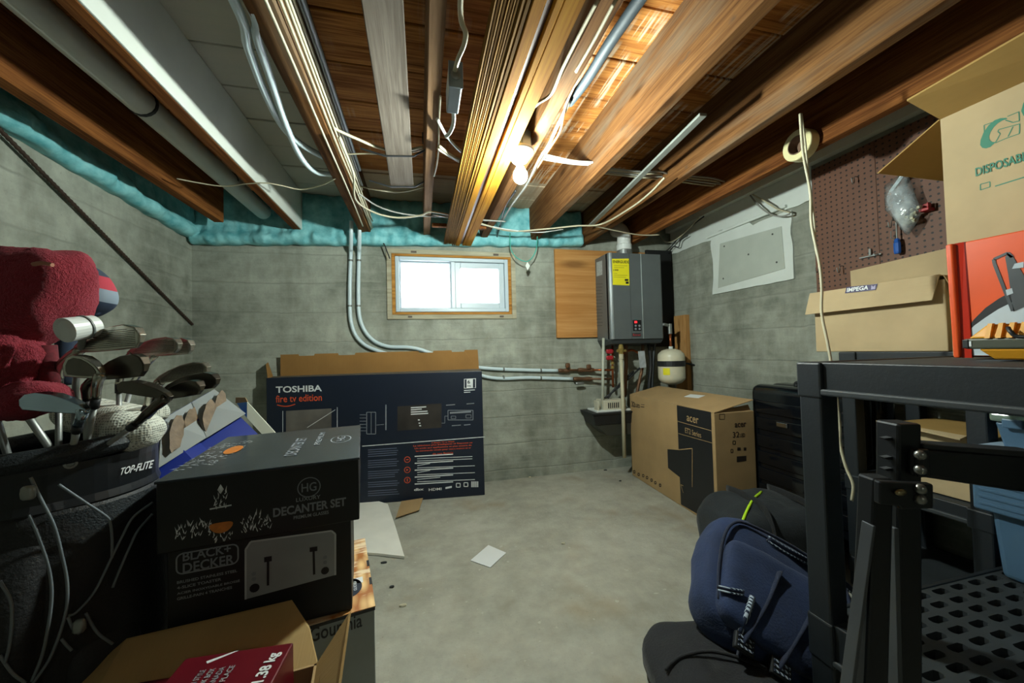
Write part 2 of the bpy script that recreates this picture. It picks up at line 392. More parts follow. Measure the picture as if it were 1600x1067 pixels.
# ================================================================ CEILING SERVICES
M_CREAM = mat('cream_cable', 'b8b196', .5, var=.06)
M_WHT = mat('white_plastic', 'd6dad6', .4, var=.03)
M_GREYC = mat('grey_cable', '8b8b84', .5)
M_BLK = mat('black_rubber', '1b1d1f', .5, var=.2)
M_STEEL = mat('dull_steel', '8d908d', .45, .7, var=.15, bump=.05)
M_PEX = mat('white_pex', 'c3d3d8', .35, var=.03)
def cable(pts, r, m, label, group=None, k=8, name='cable', cat='cable', n=6):
    return single(name, MB().tube(pts, r, n, smooth=k), m, label, cat, group, smooth=True)
def zc(z, *pp): return [at(a, b, 2, z) for a, b in pp]
def xc(x, *pp): return [at(a, b, 0, x) for a, b in pp]
# white drain pipe between the two left joists
t = thing('drain_pipe', 'thick white drain pipe hung between the left joists', 'pipe')
M_PVC = mat('white_pvc', 'bdc0b8', .45, var=.05)
obj('pipe', MB().tube([(-1.03, YR+.05, 1.965), (-1.0, 1.7, 1.965), (-.995, 2.76, 1.955)], .047, 16), M_PVC, t, smooth=True)
m = MB()
for yy in (1.66, 2.3): obj('hanger_wire', MB().lathe([(.0475, 0), (.0505, .002), (.0505, .012), (.0475, .014)], 18, T(-1.0, yy, 1.965) @ RX(-PI/2)), M_BLK, t)
pass
# water pipes on the ceiling beside the cable joist
for i, pts in enumerate(([(365, 0), (388, 75), (412, 140), (440, 195), (470, 225), (503, 246)], [(388, 0), (402, 60), (425, 130), (447, 195), (470, 245), (493, 268), (522, 273)])):
    P = zc(1.878-.004*i, *pts); P = [Vector((P[0].x, YR+.05, 1.895)), Vector((P[0].x, .5, 1.885))]+P
    P[-1].x = -.40
    cable(P, .0125, M_PEX, ['white water pipe bending into the cable joist first', 'white water pipe bending into the cable joist nearer the back wall'][i], 'ceiling water pipes', name='water_pipe', cat='pipe', n=10)
# cable bundle along the right side of the cable joist
bun = 'cables along the reddish joist'
for i in range(8):
    zz = [1.875, 1.89, 1.905, 1.925, 1.94, 1.96, 1.975, 1.99][i]; P = []
    for k in range(9):
        yy = YR+.1+(2.75-YR-.1)*k/8 if i < 5 else YR+.1+(2.3-YR-.1)*k/8
        P.append((-.322+.006*(i % 2)+.003*random.random(), yy, zz+random.uniform(-.008, .008)))
    cable(P, .0045, M_GREYC if i in (4, 7) else M_CREAM, ['lowest', 'second lowest', 'third lowest', 'fourth lowest', 'fourth highest', 'third highest', 'second highest', 'highest'][i]+' cable in the bundle clipped along the side of the reddish joist', bun, k=5)
single('conduit', MB().tube([(-.315, YR+.1, 2.03), (-.315, 2.2, 2.03)], .011, 10), M_STEEL, 'grey metal conduit above the cable bundle on the reddish joist', 'conduit', smooth=True)
cable([(-.345, YR+.1, 1.853), (-.345, .9, 1.852), (-.35, 1.5, 1.852), (-.352, 2.1, 1.851), (-.36, 2.62, 1.85)], .0045, M_CREAM, 'cream cable stapled under the lower edge of the reddish joist')
cable(zc(1.851, (530, 215), (552, 272), (556, 312), (585, 332), (620, 340), (655, 337), (676, 331), (720, 340), (760, 352), (800, 361), (850, 358), (900, 353), (940, 350), (985, 325), (1015, 302), (1038, 278)), .0055, M_CREAM, 'long cream cable looping under the joists in front of the foam', k=10)
cable(zc(1.856, (560, 302), (590, 322), (625, 333), (668, 338), (710, 338), (745, 343), (790, 346)), .0045, M_GREYC, 'thin grey cable looping beside the long cream cable')
cable(zc(1.852, (676, 335), (730, 346), (790, 358), (840, 363), (880, 358)), .004, M_WHT, 'thin white cable below the trim boards')
cable(zc(1.90, (507, 188), (525, 202), (560, 218), (590, 230), (622, 237), (660, 230)), .006, M_CREAM, 'cream cable crossing from the bundle to the hanging grey board')
cable(zc(1.90, (540, 241), (575, 240), (620, 241), (662, 234)), .003, M_CREAM, 'thin cream wire crossing below the hanging grey board')
cable(zc(1.95, (558, 290), (590, 297), (625, 300), (664, 292)), .004, M_CREAM, 'cream wire crossing below the end of the hanging board')
cable(zc(1.857, (276, 279), (312, 286), (350, 291), (386, 287), (415, 286), (440, 290), (470, 296), (500, 290), (524, 279)), .003, M_CREAM, 'thin cream wire strung under the left joists')
cable(xc(.03, (660, 0), (660, 80), (660, 150), (661, 225)), .004, M_BLK, 'thin dark cable along the left side of the pale middle joist')
for i, pts in enumerate(([(683, 186), (700, 215), (726, 240), (757, 247), (790, 250)], [(684, 232), (705, 245), (735, 260), (765, 258), (795, 250)], [(686, 228), (712, 247), (742, 256), (768, 255), (793, 250)])):
    cable(zc(1.835, *pts), .006, M_CREAM if i else M_WHT, ['upper white cable sagging from the pale joist to the lamp', 'lowest cream cable sagging from the pale joist to the lamp', 'middle cream cable sagging from the pale joist to the lamp'][i])
cable(zc(1.853, (688, 150), (686, 195), (685, 235), (682, 260), (678, 275)), .004, M_CREAM, 'thin cream wire along the right edge of the pale middle joist')
cable(zc(1.856, (934, 0), (905, 55), (880, 105), (862, 146), (840, 162), (824, 180), (818, 200)), .0055, M_CREAM, 'cream cable running down the lit joist to the lamp box')
cable(zc(1.853, (962, 0), (930, 60), (900, 112)), .005, M_CREAM, 'second cream cable along the lit joist above the lamp')
for i in range(3):
    cable(zc(1.93+.006*i, (846, 240+4*i), (870, 246+3*i), (900, 252+2*i), (934, 254+2*i)), .0055, M_WHT, ['upper', 'middle', 'lowest'][i]+' white cable crossing behind the bulb to the knotty joist')
# grey lagged pipe with wires on the right side of the bulb's joist
cable(zc(1.92, (1020, -30), (985, 20), (950, 72), (917, 125), (890, 160)), .017, mat('grey_lagging', '38434a', .6), 'grey foam-lagged pipe along the bulb joist', name='lagged_pipe', cat='pipe', n=12)
cable(zc(1.90, (890, 158), (872, 195), (858, 225), (842, 250), (822, 290), (800, 320), (785, 345)), .007, M_GREYC, 'grey pipe going on from the lagging past the bulb', name='lagged_pipe', cat='pipe')
cable(zc(1.89, (978, -10), (940, 55), (905, 120), (884, 165), (875, 205), (856, 236), (840, 262)), .0045, mat('copper_wire', 'b58a68', .5), 'brownish wire taped to the grey lagged pipe')
cable(zc(1.885, (970, -10), (930, 60), (900, 118)), .004, M_BLK, 'black wire taped to the grey lagged pipe')
cable(zc(1.87, (806, 298), (790, 322), (782, 350), (776, 372)), .006, M_BLK, 'black cable dropping past the end of the bulb joist')
for i in range(4):
    z = 1.93+.012*(i % 2)
    P = [at(968, 264+3*i, 2, z), at(1000, 268+3*i, 2, z), at(1030, 268+4*i, 2, z), at(1052, 272+3*i, 2, z)]
    P[0].x = .90; P[-1].x = 1.305
    cable(P, .0045, M_CREAM if i % 2 else M_GREYC, ['nearest', 'second nearest', 'third nearest', 'farthest'][3-i]+' cable passing from the first knotty joist to the second', 'cables through the right joists')
    P = [at(1085, 276+3*i, 2, z), at(1110, 278+4*i, 2, z), at(1134, 284+2*i, 2, z)]; P[0].x = 1.355; P[-1].x = 1.70
    cable(P, .0045, M_CREAM if i % 2 else M_GREYC, ['nearest', 'second nearest', 'third nearest', 'farthest'][3-i]+' cable passing from the second knotty joist to the dark one', 'cables through the right joists')
cable(zc(1.853, (925, 352), (960, 360), (1000, 367), (1030, 367)), .0045, M_CREAM, 'cream cable crossing above the water heater')
cable(xc(2.06, (1030, 367), (1040, 378), (1055, 375), (1075, 358), (1092, 340)), .0045, M_CREAM, 'cream cable curling over the corner above the heater')
cable(xc(2.09, (1032, 398), (1046, 388), (1060, 372), (1082, 352), (1100, 338)), .005, M_BLK, 'black cable dropping to the heater corner')
cable(xc(2.09, (1044, 396), (1052, 385), (1060, 386), (1064, 375), (1075, 368)), .004, M_BLK, 'short black cable loop on the white band')
cable(xc(2.09, (1172, 305), (1186, 322), (1205, 335), (1222, 338), (1234, 334)), .005, M_GREYC, 'lower grey cable loop over the drywall patch')
cable(xc(2.09, (1176, 304), (1196, 315), (1216, 327), (1234, 332)), .005, M_CREAM, 'upper grey-white cable loop over the drywall patch')
st = MB(); a, b = at(1099, 181, 2, 1.9), at(922, 354, 2, 1.9); dv = (b-a).normalized(); sd = dv.cross(Vector((0, 0, 1)))*.016
st.hexa([a-sd, a+sd, b+sd, b-sd]+[p+Vector((0, 0, .012)) for p in (a-sd, a+sd, b+sd, b-sd)])
single('metal_channel', st, mat('galvanised_channel', '7c7f78', .6, .2), 'straight pale metal channel lying between the two knotty joists', 'channel', bevel=.002)
# junction box on the pale joist
t = thing('junction_box', 'small galvanised junction box on the pale middle joist', 'junction box', at(699, 140, 0, .082))
jc = MW[t.name].translation; M_GALV = mat('galvanised_box', '8f9a9c', .4, .6)
obj('box', MB().box((0, -.055, -.03), (.034, .055, .035)), M_GALV, t, bevel=.004)
m = MB(); m.lathe([(.013, 0), (.013, .004), (.009, .006), (.0005, .006)], 14, T(.017, -.0565, 0) @ RX(PI/2)); obj('knockout', m, M_STEEL, t)
m = MB(); m.box((-.001, -.058, -.032), (.036, -.055, .037)); obj('cover', m, M_GALV, t, bevel=.002)
cable([jc+Vector((.015, -.055, .01)), jc+Vector((.018, -.11, .0)), jc+Vector((.03, -.17, .01)), jc+Vector((.01, -.26, .02)), jc+Vector((.012, -.7, .03))], .006, M_CREAM, 'cream cable arching into the junction box')
cable([jc+Vector((.02, .055, 0)), jc+Vector((.025, .11, -.02)), jc+Vector((.016, .15, -.03)), jc+Vector((.006, .17, -.03))], .006, M_WHT, 'short white cable leaving the junction box')
# hanging grey board
M_GREYB = wood('grey_board', '5f564d', '80776d', axis=1, knots=0)
t = thing('grey_board', 'weathered grey board slung between the joists by wire', 'board', (-.035, 0, 1.88))
m = MB(); m.hexa([(-.07, -1.2, .0), (.004, -1.2, 0), (.018, 2.0, 0), (-.135+.0, 2.1, 0), (-.07, -1.2, .02), (.004, -1.2, .02), (.018, 2.0, .02), (-.135, 2.1, .02)])
b_ = obj('board', MB().hexa([(-.072, -1.2, 0), (.002, -1.2, 0), (.012, 2.02, 0), (-.105, 2.07, 0), (-.072, -1.2, .02), (.002, -1.2, .02), (.012, 2.02, .02), (-.105, 2.07, .02)]), M_GREYB, t, bevel=.003)
for y_, x0 in ((1.72, -.105), (2.035, -.11)):
    m = MB().tube([(x0-.1, y_, .02), (x0, y_, -.004), (.018, y_-.02, -.004), (.07, y_-.04, .02)], .004, 6); obj('wire', m, M_BLK, t)
# stacked trim boards
def trim(x0, x1, m, label, z0=1.80, h=.03, ridges=0, y1=2.80):
    pr = [(x0, z0+h)]
    n = max(1, ridges)
    for k in range(n):
        a = x0+(x1-x0)*k/n; b = x0+(x1-x0)*(k+1)/n; w = b-a
        pr += [(a, z0+.006), (a+w*.14, z0), (a+w*.38, z0+.002), (a+w*.42, z0+.008), (a+w*.55, z0+.008), (a+w*.6, z0+.001), (a+w*.9, z0), (b, z0+.006)] if ridges else [(a, z0+.002), (a+.002, z0), (b-.002, z0), (b, z0+.002)]
    pr.append((x1, z0+h)); rings = [[(x, yy, z) for x, z in pr] for yy in (YR+.1, .5, 1.6, y1)]
    return single('trim_board', MB().loft(rings), m, label, 'trim board', 'trim boards stored on the ceiling')
M_PINE = wood('varnished_pine', '855514', 'ab7a24', axis=1, knots=.15, rough=.8, spec=.06)
M_PINE2 = wood('brown_moulding', '563a14', '7d5a22', axis=1, knots=.1, rough=.8, spec=.06)
trim(.178, .207, M_PINE2, 'grooved brown moulding, leftmost in the stack of trim under the joists', ridges=2)
trim(.209, .236, M_PINE2, 'grooved brown moulding, second from the left in the trim stack', ridges=2, z0=1.802)
trim(.238, .262, M_PINE2, 'grooved brown moulding, third from the left in the trim stack', ridges=1, z0=1.799, y1=2.815)
trim(.264, .295, M_PINE, 'flat yellow pine board left of the dark gap in the trim stack', z0=1.797, y1=2.81)
trim(.297, .313, mat('dark_trim', '5d3c26', .5), 'narrow dark brown strip recessed in the trim stack', z0=1.808, h=.02)
trim(.315, .333, M_PINE, 'narrow yellow pine strip right of the dark gap in the trim stack', z0=1.795, h=.035, y1=2.79)
trim(.335, .382, M_PINE, 'wide yellow pine board, rightmost in the trim stack', z0=1.797, h=.032, y1=2.80)
for yy in (.35, 2.5): single('support_batten', MB().box((.085, yy, 1.834), (.448, yy+.03, 1.856)), M_JOIST_D, 'wooden batten across the joists holding up the %s end of the trim stack' % ('near' if yy < 1 else 'far'), 'batten')
# ---------------------------------------------------------------- the lamp
lx, ly, lz = .405, 1.45, 1.775
t = thing('ceiling_lamp', 'bare round bulb in a white porcelain holder on the joist', 'lamp', (lx, ly, lz))
m = MB(); m.lathe([(.052, .035), (.052, .1), (.0005, .1)], 8, None); obj('junction_box', m, M_GALV, t)
m = MB(); m.box((-.012, -.008, .1), (.012, .008, .34)); obj('bracket', m, M_BLK, t)
obj('lamp_holder', MB().lathe([(.024, -.012), (.03, -.008), (.04, .006), (.054, .022), (.058, .03), (.058, .038), (.0005, .038)], 24), mat('white_porcelain', 'e6e7e0', .2, var=.02), t, smooth=True)
obj('lamp_socket', MB().lathe([(.014, -.03), (.016, -.012), (.0005, -.012)], 16), M_STEEL, t, smooth=True)
pr = [(.0005, -.098), (.012, -.096), (.022, -.089), (.028, -.078), (.0295, -.066), (.027, -.053), (.02, -.042), (.0135, -.03), (.0005, -.03)]
obj('bulb', MB().lathe(pr, 24), emit('lit_bulb', 'f2fff6', BULB), t, smooth=True)
# wire with tag hanging from the joist end
cable([at(a, b, 1, 2.70) for a, b in ((797, 364), (798, 388), (808, 403), (825, 408), (837, 392), (840, 365), (841, 350))], .004, mat('green_wire', '3aa391', .45), 'green wire loop hanging from the ceiling by the window')
t = thing('paper_tag', 'small white paper tag on the green wire', 'tag', at(824, 409, 1, 2.69))
obj('tag', MB().slab([(0, 0, 0), (.02, 0, -.03), (0, 0, -.065), (-.016, 0, -.03)], (0, .001, 0)), M_WHT, t)
cable([at(a, b, 1, 2.80) for a, b in ((575, 360), (585, 372), (598, 378), (606, 396), (609, 404))], .005, M_BLK, 'dark cable curving down to the window corner')
# tape roll on the dark joist
t = thing('tape_roll', 'roll of yellowish tape hung on the dark joist', 'tape', (1.695, 1.30, 1.884), (0, -PI/2, 0))
obj('tape', MB().lathe([(.040, 0), (.064, 0), (.067, .004), (.067, .046), (.064, .05), (.040, .05), (.040, 0)][:6]+[(.040, .0)], 32), mat('yellowed_tape', 'd8cf9d', .4, var=.06), t, smooth=False, bevel=.002)
obj('core', MB().lathe([(.0385, 0), (.0395, 0), (.0395, .051), (.036, .051), (.036, .004), (.0005, .004)], 28), mat('brown_core', '6e5340', .7), t)
# rusty bar on the left wall
m = MB(); a, b = at(0, 203, 0, XL+.022), at(301, 507, 0, XL+.010)
a = a+(a-b)*.06; P = [a+(b-a)*(i/160) for i in range(161)]
single('rusty_bar', MB().tube(P, [.0085 if i % 2 else .0065 for i in range(161)], 8), mat('rusty_steel', '3a2a20', .8, .3, var=.3, scale=40), 'rusty ribbed steel bar leaning across the left wall', 'bar')
# white cord hanging from the joist
t = thing('extension_cord', 'white cord hanging from the joist down past the cardboard box', 'cord', at(1250, 178, 0, 1.38))
obj('cord', MB().tube(xc(1.38, (1250, 178), (1255, 240), (1266, 300), (1268, 350), (1280, 410), (1284, 450), (1284, 490), (1293, 535), (1300, 575), (1307, 620), (1312, 665), (1313, 695), (1322, 730), (1333, 757), (1331, 782)), .0046, 8, smooth=8), M_CREAM, t, world=True, smooth=True)
obj('cord', MB().tube(xc(1.385, (1252, 178), (1259, 230), (1264, 290), (1272, 345), (1274, 385), (1279, 405)), .0036, 8, smooth=8), M_CREAM, t, world=True, smooth=True)
# ================================================================ materials for the things
def cardboard(name, a, flute=(1, 0, 0), rough=.8):
    t = NT(name); co = t.coord('Object'); c = lin(a)
    n = t.noise(co, 5, 4); f = t.noise(t.coord('Object', tuple(240 if k else 3 for k in flute)), 1.0, 2)
    col = t.mix(t.ramp(n, .3, .7), tuple(x*.88 for x in c[:3])+(1,), tuple(x*1.1 for x in c[:3])+(1,))
    t.put(t.p.inputs['Base Color'], t.mix(t.math('MULTIPLY', f, .18), col, tuple(x*.6 for x in c[:3])+(1,)))
    t.p.inputs['Roughness'].default_value = rough; t.p.inputs['Specular IOR Level'].default_value = .2
    t.bump(t.math('ADD', f, t.noise(co, 12, 2)), .25, .002); return t.m
M_CARD = cardboard('brown_cardboard', 'a68a62', (1, 0, 0))
M_CARD2 = cardboard('pale_cardboard', 'b5a07c', (0, 1, 0))
M_CARDIN = cardboard('cardboard_inside', 'a8874f', (0, 0, 1))
M_NAVY = mat('navy_print', '0d1829', .45, var=.12, scale=3)
M_BLACKP = mat('black_print', '15161a', .4, var=.1)
M_PWHT = mat('print_white', 'd5d8d8', .5, var=.02)
M_PGREY = mat('print_grey', '7d8288', .5, var=.03)
M_PORG = mat('print_orange', 'd2502a', .5, var=.03)
M_PDK = mat('print_dark', '2a211a', .6, var=.03)
# ================================================================ TV BOX
t = thing('tv_box', 'large navy television box with open brown flap leaning at the back wall', 'box', (-.983, 2.745, .001), -.1)
TW, TH = 1.40, .862
def tv(px, py): return face(t, px, py, 1, 0)
obj('box', MB().box((0, 0, 0), (TW, .098, TH)), M_NAVY, t, bevel=.004, label='navy printed box')
M_FLAP = cardboard('flap_cardboard', '97703f', (1, 0, 0))
# back flap standing up, its end flap at the left
m = MB(); z0, z1 = TH-.004, TH+.15
m.slab([(.045, .094, z0), (1.385, .094, z0), (1.378, .082, z1), (1.285, .082, z1), (1.28, .082, z1-.012), (1.195, .082, z1-.012), (1.19, .082, z1), (1.065, .082, z1), (1.06, .082, z1-.012), (.965, .082, z1-.012), (.96, .082, z1), (.535, .082, z1), (.53, .082, z1-.014), (.425, .082, z1-.014), (.42, .082, z1), (.27, .082, z1), (.265, .082, z1-.012), (.17, .082, z1-.012), (.165, .082, z1), (.052, .082, z1)], (0, .004, 0))
obj('flap', m, M_FLAP, t, label='brown inner side of the upright flap')
m = MB(); m.slab([(.002, .02, z0), (.002, .096, z0), (-.03, .094, z1-.05), (-.012, .03, z1-.06)], (-.003, 0, 0)); obj('end_flap', m, M_FLAP, t, label='dark brown end flap')
m = MB(); m.slab([(.0, .002, z0-.01), (1.395, .002, z0-.01), (1.39, .03, z0+.018), (.03, .03, z0+.012)], (0, .003, 0)); obj('front_flap', m, mat('dark_board', '50473a', .7), t, label='front flap folded in')
X = Vector((1, 0, 0)); Z = Vector((0, 0, 1))
def put(s, p0, p1, h, mt, bold=.0, tt=None, f=None, **kw):
    a, b = f(*p0), f(*p1); d = b-a
    return text(s, mt, tt, a, X*d.x, Z*h, bold, **kw)
g = dict(tt=t, f=tv)
put('TOSHIBA', (431, 614), (503, 608), .042, M_PWHT, .022, **g)
put('fire tv edition', (431, 629), (503, 624), .046, M_PORG, .008, **g)
a = tv(433, 632); flat(M_PORG, t, ribbon([a+Vector((.11*k/8, 0, -.012*math.sin(PI*k/8)-.002)) for k in range(9)], .006, X, Z), (0, -1, 0), 'smile_mark')
def quadpx(f, *pp): return [f(*p) for p in pp]
flat(mat('screen_print', '57534e', .4, var=.6, scale=4), t, [quadpx(tv, (447, 676), (518, 668), (518, 638), (447, 642))], (0, -1, 0), 'screen_picture')
flat(M_PWHT, t, ribbon(quadpx(tv, (527, 670), (527, 636)), .003, X, Z)+ribbon(quadpx(tv, (442, 675), (442, 642)), .003, X, Z)+ribbon(quadpx(tv, (480, 668), (524, 640)), .003, X, Z), (0, -1, 0), 'dimension_line', .0012)
def rect(f, x0, y0, x1, y1, w): return ribbon(quadpx(f, (x0, y0), (x1, y0), (x1, y1), (x0, y1), (x0, y0)), w, X, Z)
flat(M_PGREY, t, rect(tv, 573, 644, 587, 678, .004)+ribbon(quadpx(tv, (580, 644), (580, 678)), .003, X, Z)+ribbon(quadpx(tv, (588, 664), (600, 663)), .003, X, Z)+ribbon(quadpx(tv, (603, 632), (603, 672)), .008, X, Z)
     +[r for k in range(6) for r in ribbon(quadpx(tv, (562, 648+5*k), (572, 648+5*k)), .003, X, Z)], (0, -1, 0), 'side_view_diagram')
flat(mat('tv_back_print', '2f2b28', .4, var=.3), t, [quadpx(tv, (621, 673), (690, 668), (690, 630), (621, 635))], (0, -1, 0), 'rear_view_picture')
flat(M_PWHT, t, [r for k in range(4) for r in ribbon(quadpx(tv, (642, 637+3.4*k), (642+[24, 17, 26, 27][k], 635.5+3.4*k)), .007, X, Z)]+ribbon(quadpx(tv, (653, 656), (656, 656)), .008, X, Z)+ribbon(quadpx(tv, (654, 661), (657, 661)), .008, X, Z)+ribbon(quadpx(tv, (655, 665), (658, 665)), .008, X, Z), (0, -1, 0), 'fine_print', .0012)
flat(M_PGREY, t, rect(tv, 700, 641, 739, 656, .004)+ribbon(quadpx(tv, (703, 645), (736, 643)), .012, X, Z)+ribbon(quadpx(tv, (690, 661), (695, 661), (695, 650), (700, 650)), .003, X, Z)+rect(tv, 705, 650, 712, 654, .003)+rect(tv, 728, 648, 736, 653, .003)
     +ribbon(quadpx(tv, (697, 633), (711, 632)), .006, X, Z)+ribbon(quadpx(tv, (729, 631), (741, 630)), .006, X, Z)+ribbon(quadpx(tv, (706, 665), (720, 664)), .006, X, Z)+ribbon(quadpx(tv, (725, 664), (735, 663)), .006, X, Z), (0, -1, 0), 'socket_diagram', .0012)
flat(M_PWHT, t, ribbon(quadpx(tv, (566, 697), (757.5, 682.5)), .005, X, Z), (0, -1, 0), 'rule')
for k, (dx0, dx1, yy) in enumerate([(674, 710, 692), (646, 738, 697), (648, 737, 701), (650, 736, 705), (676, 708, 709)]):
    put(['A Simpler TV to Watch', 'La télévision plus intelligente et Réponse au', 'Un accès aux applications et plus encore de', 'La commande vocale pour votre maison et tv', 'de vos favoris'][k], (dx0, yy+1.5), (dx1, yy-1-1.5*(k > 0)), .013, M_PORG, .012, **g)
r_ = []
for k in range(22):
    if k in (4, 9, 14, 18): continue
    y0 = 703+3.4*k; r_ += ribbon(quadpx(tv, (575, y0), (575+48+random.randint(-6, 1), y0-3)), .0045, X, Z)
flat(mat('print_violet_grey', '5c6378', .6), t, r_, (0, -1, 0), 'fine_print')
r_ = []
for k in range(13):
    y0 = 713+3.6*k; hd = k % 3 == 0
    r_ += ribbon(quadpx(tv, (648 if hd else 652, y0), (648+(60 if hd else random.choice([24, 94, 90, 40])), y0-3.5)), .007 if hd else .004, X, Z)
flat(M_PWHT, t, r_, (0, -1, 0), 'feature_text')
for k, yy in enumerate((718, 734, 750)):
    c = tv(636.5, yy); R = .019
    flat(M_PORG, t, ribbon([c+Vector((R*math.cos(2*PI*i/20), 0, R*math.sin(2*PI*i/20))) for i in range(21)], .004, X, Z)+[[c+Vector((-.006, 0, -.007)), c+Vector((.008, 0, 0)), c+Vector((-.006, 0, .007))] if k == 1 else [c+Vector((-.003, 0, -.01)), c+Vector((.003, 0, -.01)), c+Vector((.003, 0, .01)), c+Vector((-.003, 0, .01))] if k == 2 else [c+Vector((-.008, 0, -.003)), c+Vector((.008, 0, -.003)), c+Vector((.008, 0, .003)), c+Vector((-.008, 0, .003))]], (0, -1, 0), 'feature_icon')
put('dbx', (647, 767), (662, 765.5), .017, M_PWHT, .02, **g); put('HDMI', (670, 767), (690, 763), .017, M_PWHT, .015, **g)
flat(M_PWHT, t, [quadpx(tv, (696, 764), (706, 762), (706, 759), (696, 761))]+rect(tv, 713, 755, 719, 761, .005)+rect(tv, 725, 754, 731, 760, .005)+[q for k in range(7) for q in ribbon(quadpx(tv, (737+1.6*k, 761), (737+1.6*k, 752)), .0035 if k % 2 else .0055, X, Z)], (0, -1, 0), 'logo_row')
flat(M_PWHT, t, [quadpx(tv, (725, 607), (743.5, 606), (743.5, 591), (725, 592))]+ribbon(quadpx(tv, (725, 610), (742, 609)), .005, X, Z)+ribbon(quadpx(tv, (725, 613), (735, 612.5)), .005, X, Z), (0, -1, 0), 'picture_label')
flat(M_NAVY, t, [quadpx(tv, (726, 606), (729, 606), (729, 592.5), (726, 592.8))]+[quadpx(tv, (739, 606), (742.5, 605.5), (742.5, 592), (739, 592))], (0, -1, 0), 'label_block', .0012)
text('6', M_NAVY, t, tv(730.5, 599.5)+Vector((0, -.001, 0)), X*.018, Z*.026, .02); text('60p', M_NAVY, t, tv(730, 604.5)+Vector((0, -.001, 0)), X*.027, Z*.012, .02)
# ================================================================ WATER PIPES ON THE BACK WALL
M_CLIP = mat('pipe_clip', '6f7470', .4, .5)
for i, pts in enumerate(([(549, 345), (548, 400), (546.5, 460), (549, 505), (562, 532), (590, 548), (650, 562), (757, 575), (820, 578), (872, 579)], [(562, 345), (561, 400), (560, 460), (563, 500), (578, 527), (605, 541), (660, 547), (757, 588), (830, 590), (895, 592)])):
    t = thing('wall_water_pipe', ['white water pipe on the back wall, outer one at the bend', 'white water pipe on the back wall, inner one at the bend'][i], 'pipe', at(*pts[0], 1, 2.845), group='white pipes down the back wall')
    obj('pipe', MB().tube([at(pts[0][0], 345, 1, 2.735), at(pts[0][0]-.3, 368, 1, 2.75), at(pts[0][0]-.6, 386, 1, 2.80)]+[at(a, b, 1, 2.845) for a, b in pts[1:]], .0135, 10, smooth=8), M_PEX, t, world=True, smooth=True)
    for a, b in ((pts[2][0], 478), (pts[1][0], 407), (787, pts[7][1]+1.8), (845, pts[8][1]+.6)):
        m = MB(); c = at(a, b, 1, 2.845); vert = b < 500
        m.lathe([(.016, -.006), (.016, .006), (.0137, .006), (.0137, -.006)], 12, Matrix.Translation(c) @ (Matrix.Identity(4) if vert else RY(PI/2)))
        obj('clip', m, M_CLIP, t, world=True)
# ================================================================ WATER HEATER CORNER
single('plywood_panel', MB().box((1.064, 2.838, 1.092), (2.12, 2.861, 1.812)), wood('orange_plywood', 'a8743f', 'c19058', axis=0, knots=.5, sc=.5), 'orange plywood panel screwed to the back wall behind the heater', 'board', bevel=.001)
single('dark_gap_strip', MB().box((1.884, 2.815, 1.0), (2.13, 2.836, 1.83)), mat('gap_black', '0c0d0e', .8), 'black strip of backing seen between the water heater and the right wall', 'panel')  # added black strip that paints the gap beside the heater dark
t = thing('water_heater', 'grey tankless water heater with yellow energy label on the plywood panel', 'water heater', (1.413, 2.60, 1.062))
M_HEAT = mat('grey_painted_steel', '63696a', .4, .25, var=.05); M_HEATD = mat('dark_grey_steel', '3c4042', .45, .3)
HW, HH = .464, .675
obj('casing', MB().box((0, .012, 0), (HW, .235, HH)), M_HEAT, t, bevel=.006)
m = MB(); ring = [(0, .03), (.004, .008), (.016, 0), (HW-.016, 0), (HW-.004, .008), (HW, .03)]
m.loft([[(x, y_, z) for x, y_ in ring]+[(HW, .05, z), (0, .05, z)] for z in (.004, HH-.004)]); obj('front_panel', m, M_HEAT, t)
for px in (957, 1003):
    xx = face(t, px, 460, 1, 0).x; m = MB(); m.box((xx-.003, -.004, .004), (xx+.003, .002, HH-.004)); obj('groove_trim', m, mat('bright_trim', 'b4bcbc', .3, .6) if px == 957 else bpy.data.materials['bright_trim'], t)
m = MB(); xx = face(t, 985, 460, 1, 0).x; m.box((xx-.001, -.001, .004), (xx+.001, .002, HH-.004)); obj('seam', m, M_HEATD, t)
m = MB(); m.hexa([(.02, .02, -.03), (HW-.02, .02, -.03), (HW-.02, .22, -.05), (.02, .22, -.05), (.0, .012, 0.001), (HW, .012, 0.001), (HW, .235, .001), (0, .235, .001)]); obj('underside', m, M_HEATD, t)
hf = lambda px, py: face(t, px, py, 1, 0)
M_YEL = mat('yellow_label', 'e8dc22', .5, var=.03)
flat(M_YEL, t, [quadpx(hf, (956.5, 445), (983.5, 446), (982.5, 404), (956, 404.5))], (0, -1, 0), 'energy_label', .0015)
k_ = dict(tt=t, f=hf)
def lab(s, p0, p1, h, mt, bold, dy=-.0016): a, b = hf(*p0), hf(*p1); a.y = dy; return text(s, mt, t, a, X*(b-a).x, Z*h, bold)
lab('ENERGUIDE', (957.5, 411), (982.5, 411), .022, M_BLACKP, .018); lab('199', (958.5, 423.5), (966, 423.5), .014, M_BLACKP, .02)
flat(mat('print_olive', '7a7420', .6), t, [r for y0, x1 in ((415, 980), (418, 975), (427, 964), (430, 980), (433, 978)) for r in ribbon(quadpx(hf, (959, y0), (x1, y0+.3)), .0025, X, Z)], (0, -1, 0), 'fine_print', .003)
flat(M_BLACKP, t, [quadpx(hf, (976, 439), (981.5, 439), (981.5, 436), (976, 436)), quadpx(hf, (977.5, 443.5), (982, 443.5), (982, 440), (977.5, 440))], (0, -1, 0), 'label_mark', .003)
m = MB(); a, b = hf(989, 517), hf(1001, 500); m.box((a.x, -.006, a.z), (b.x, .002, b.z)); obj('control_panel', m, M_BLACKP, t, bevel=.002)
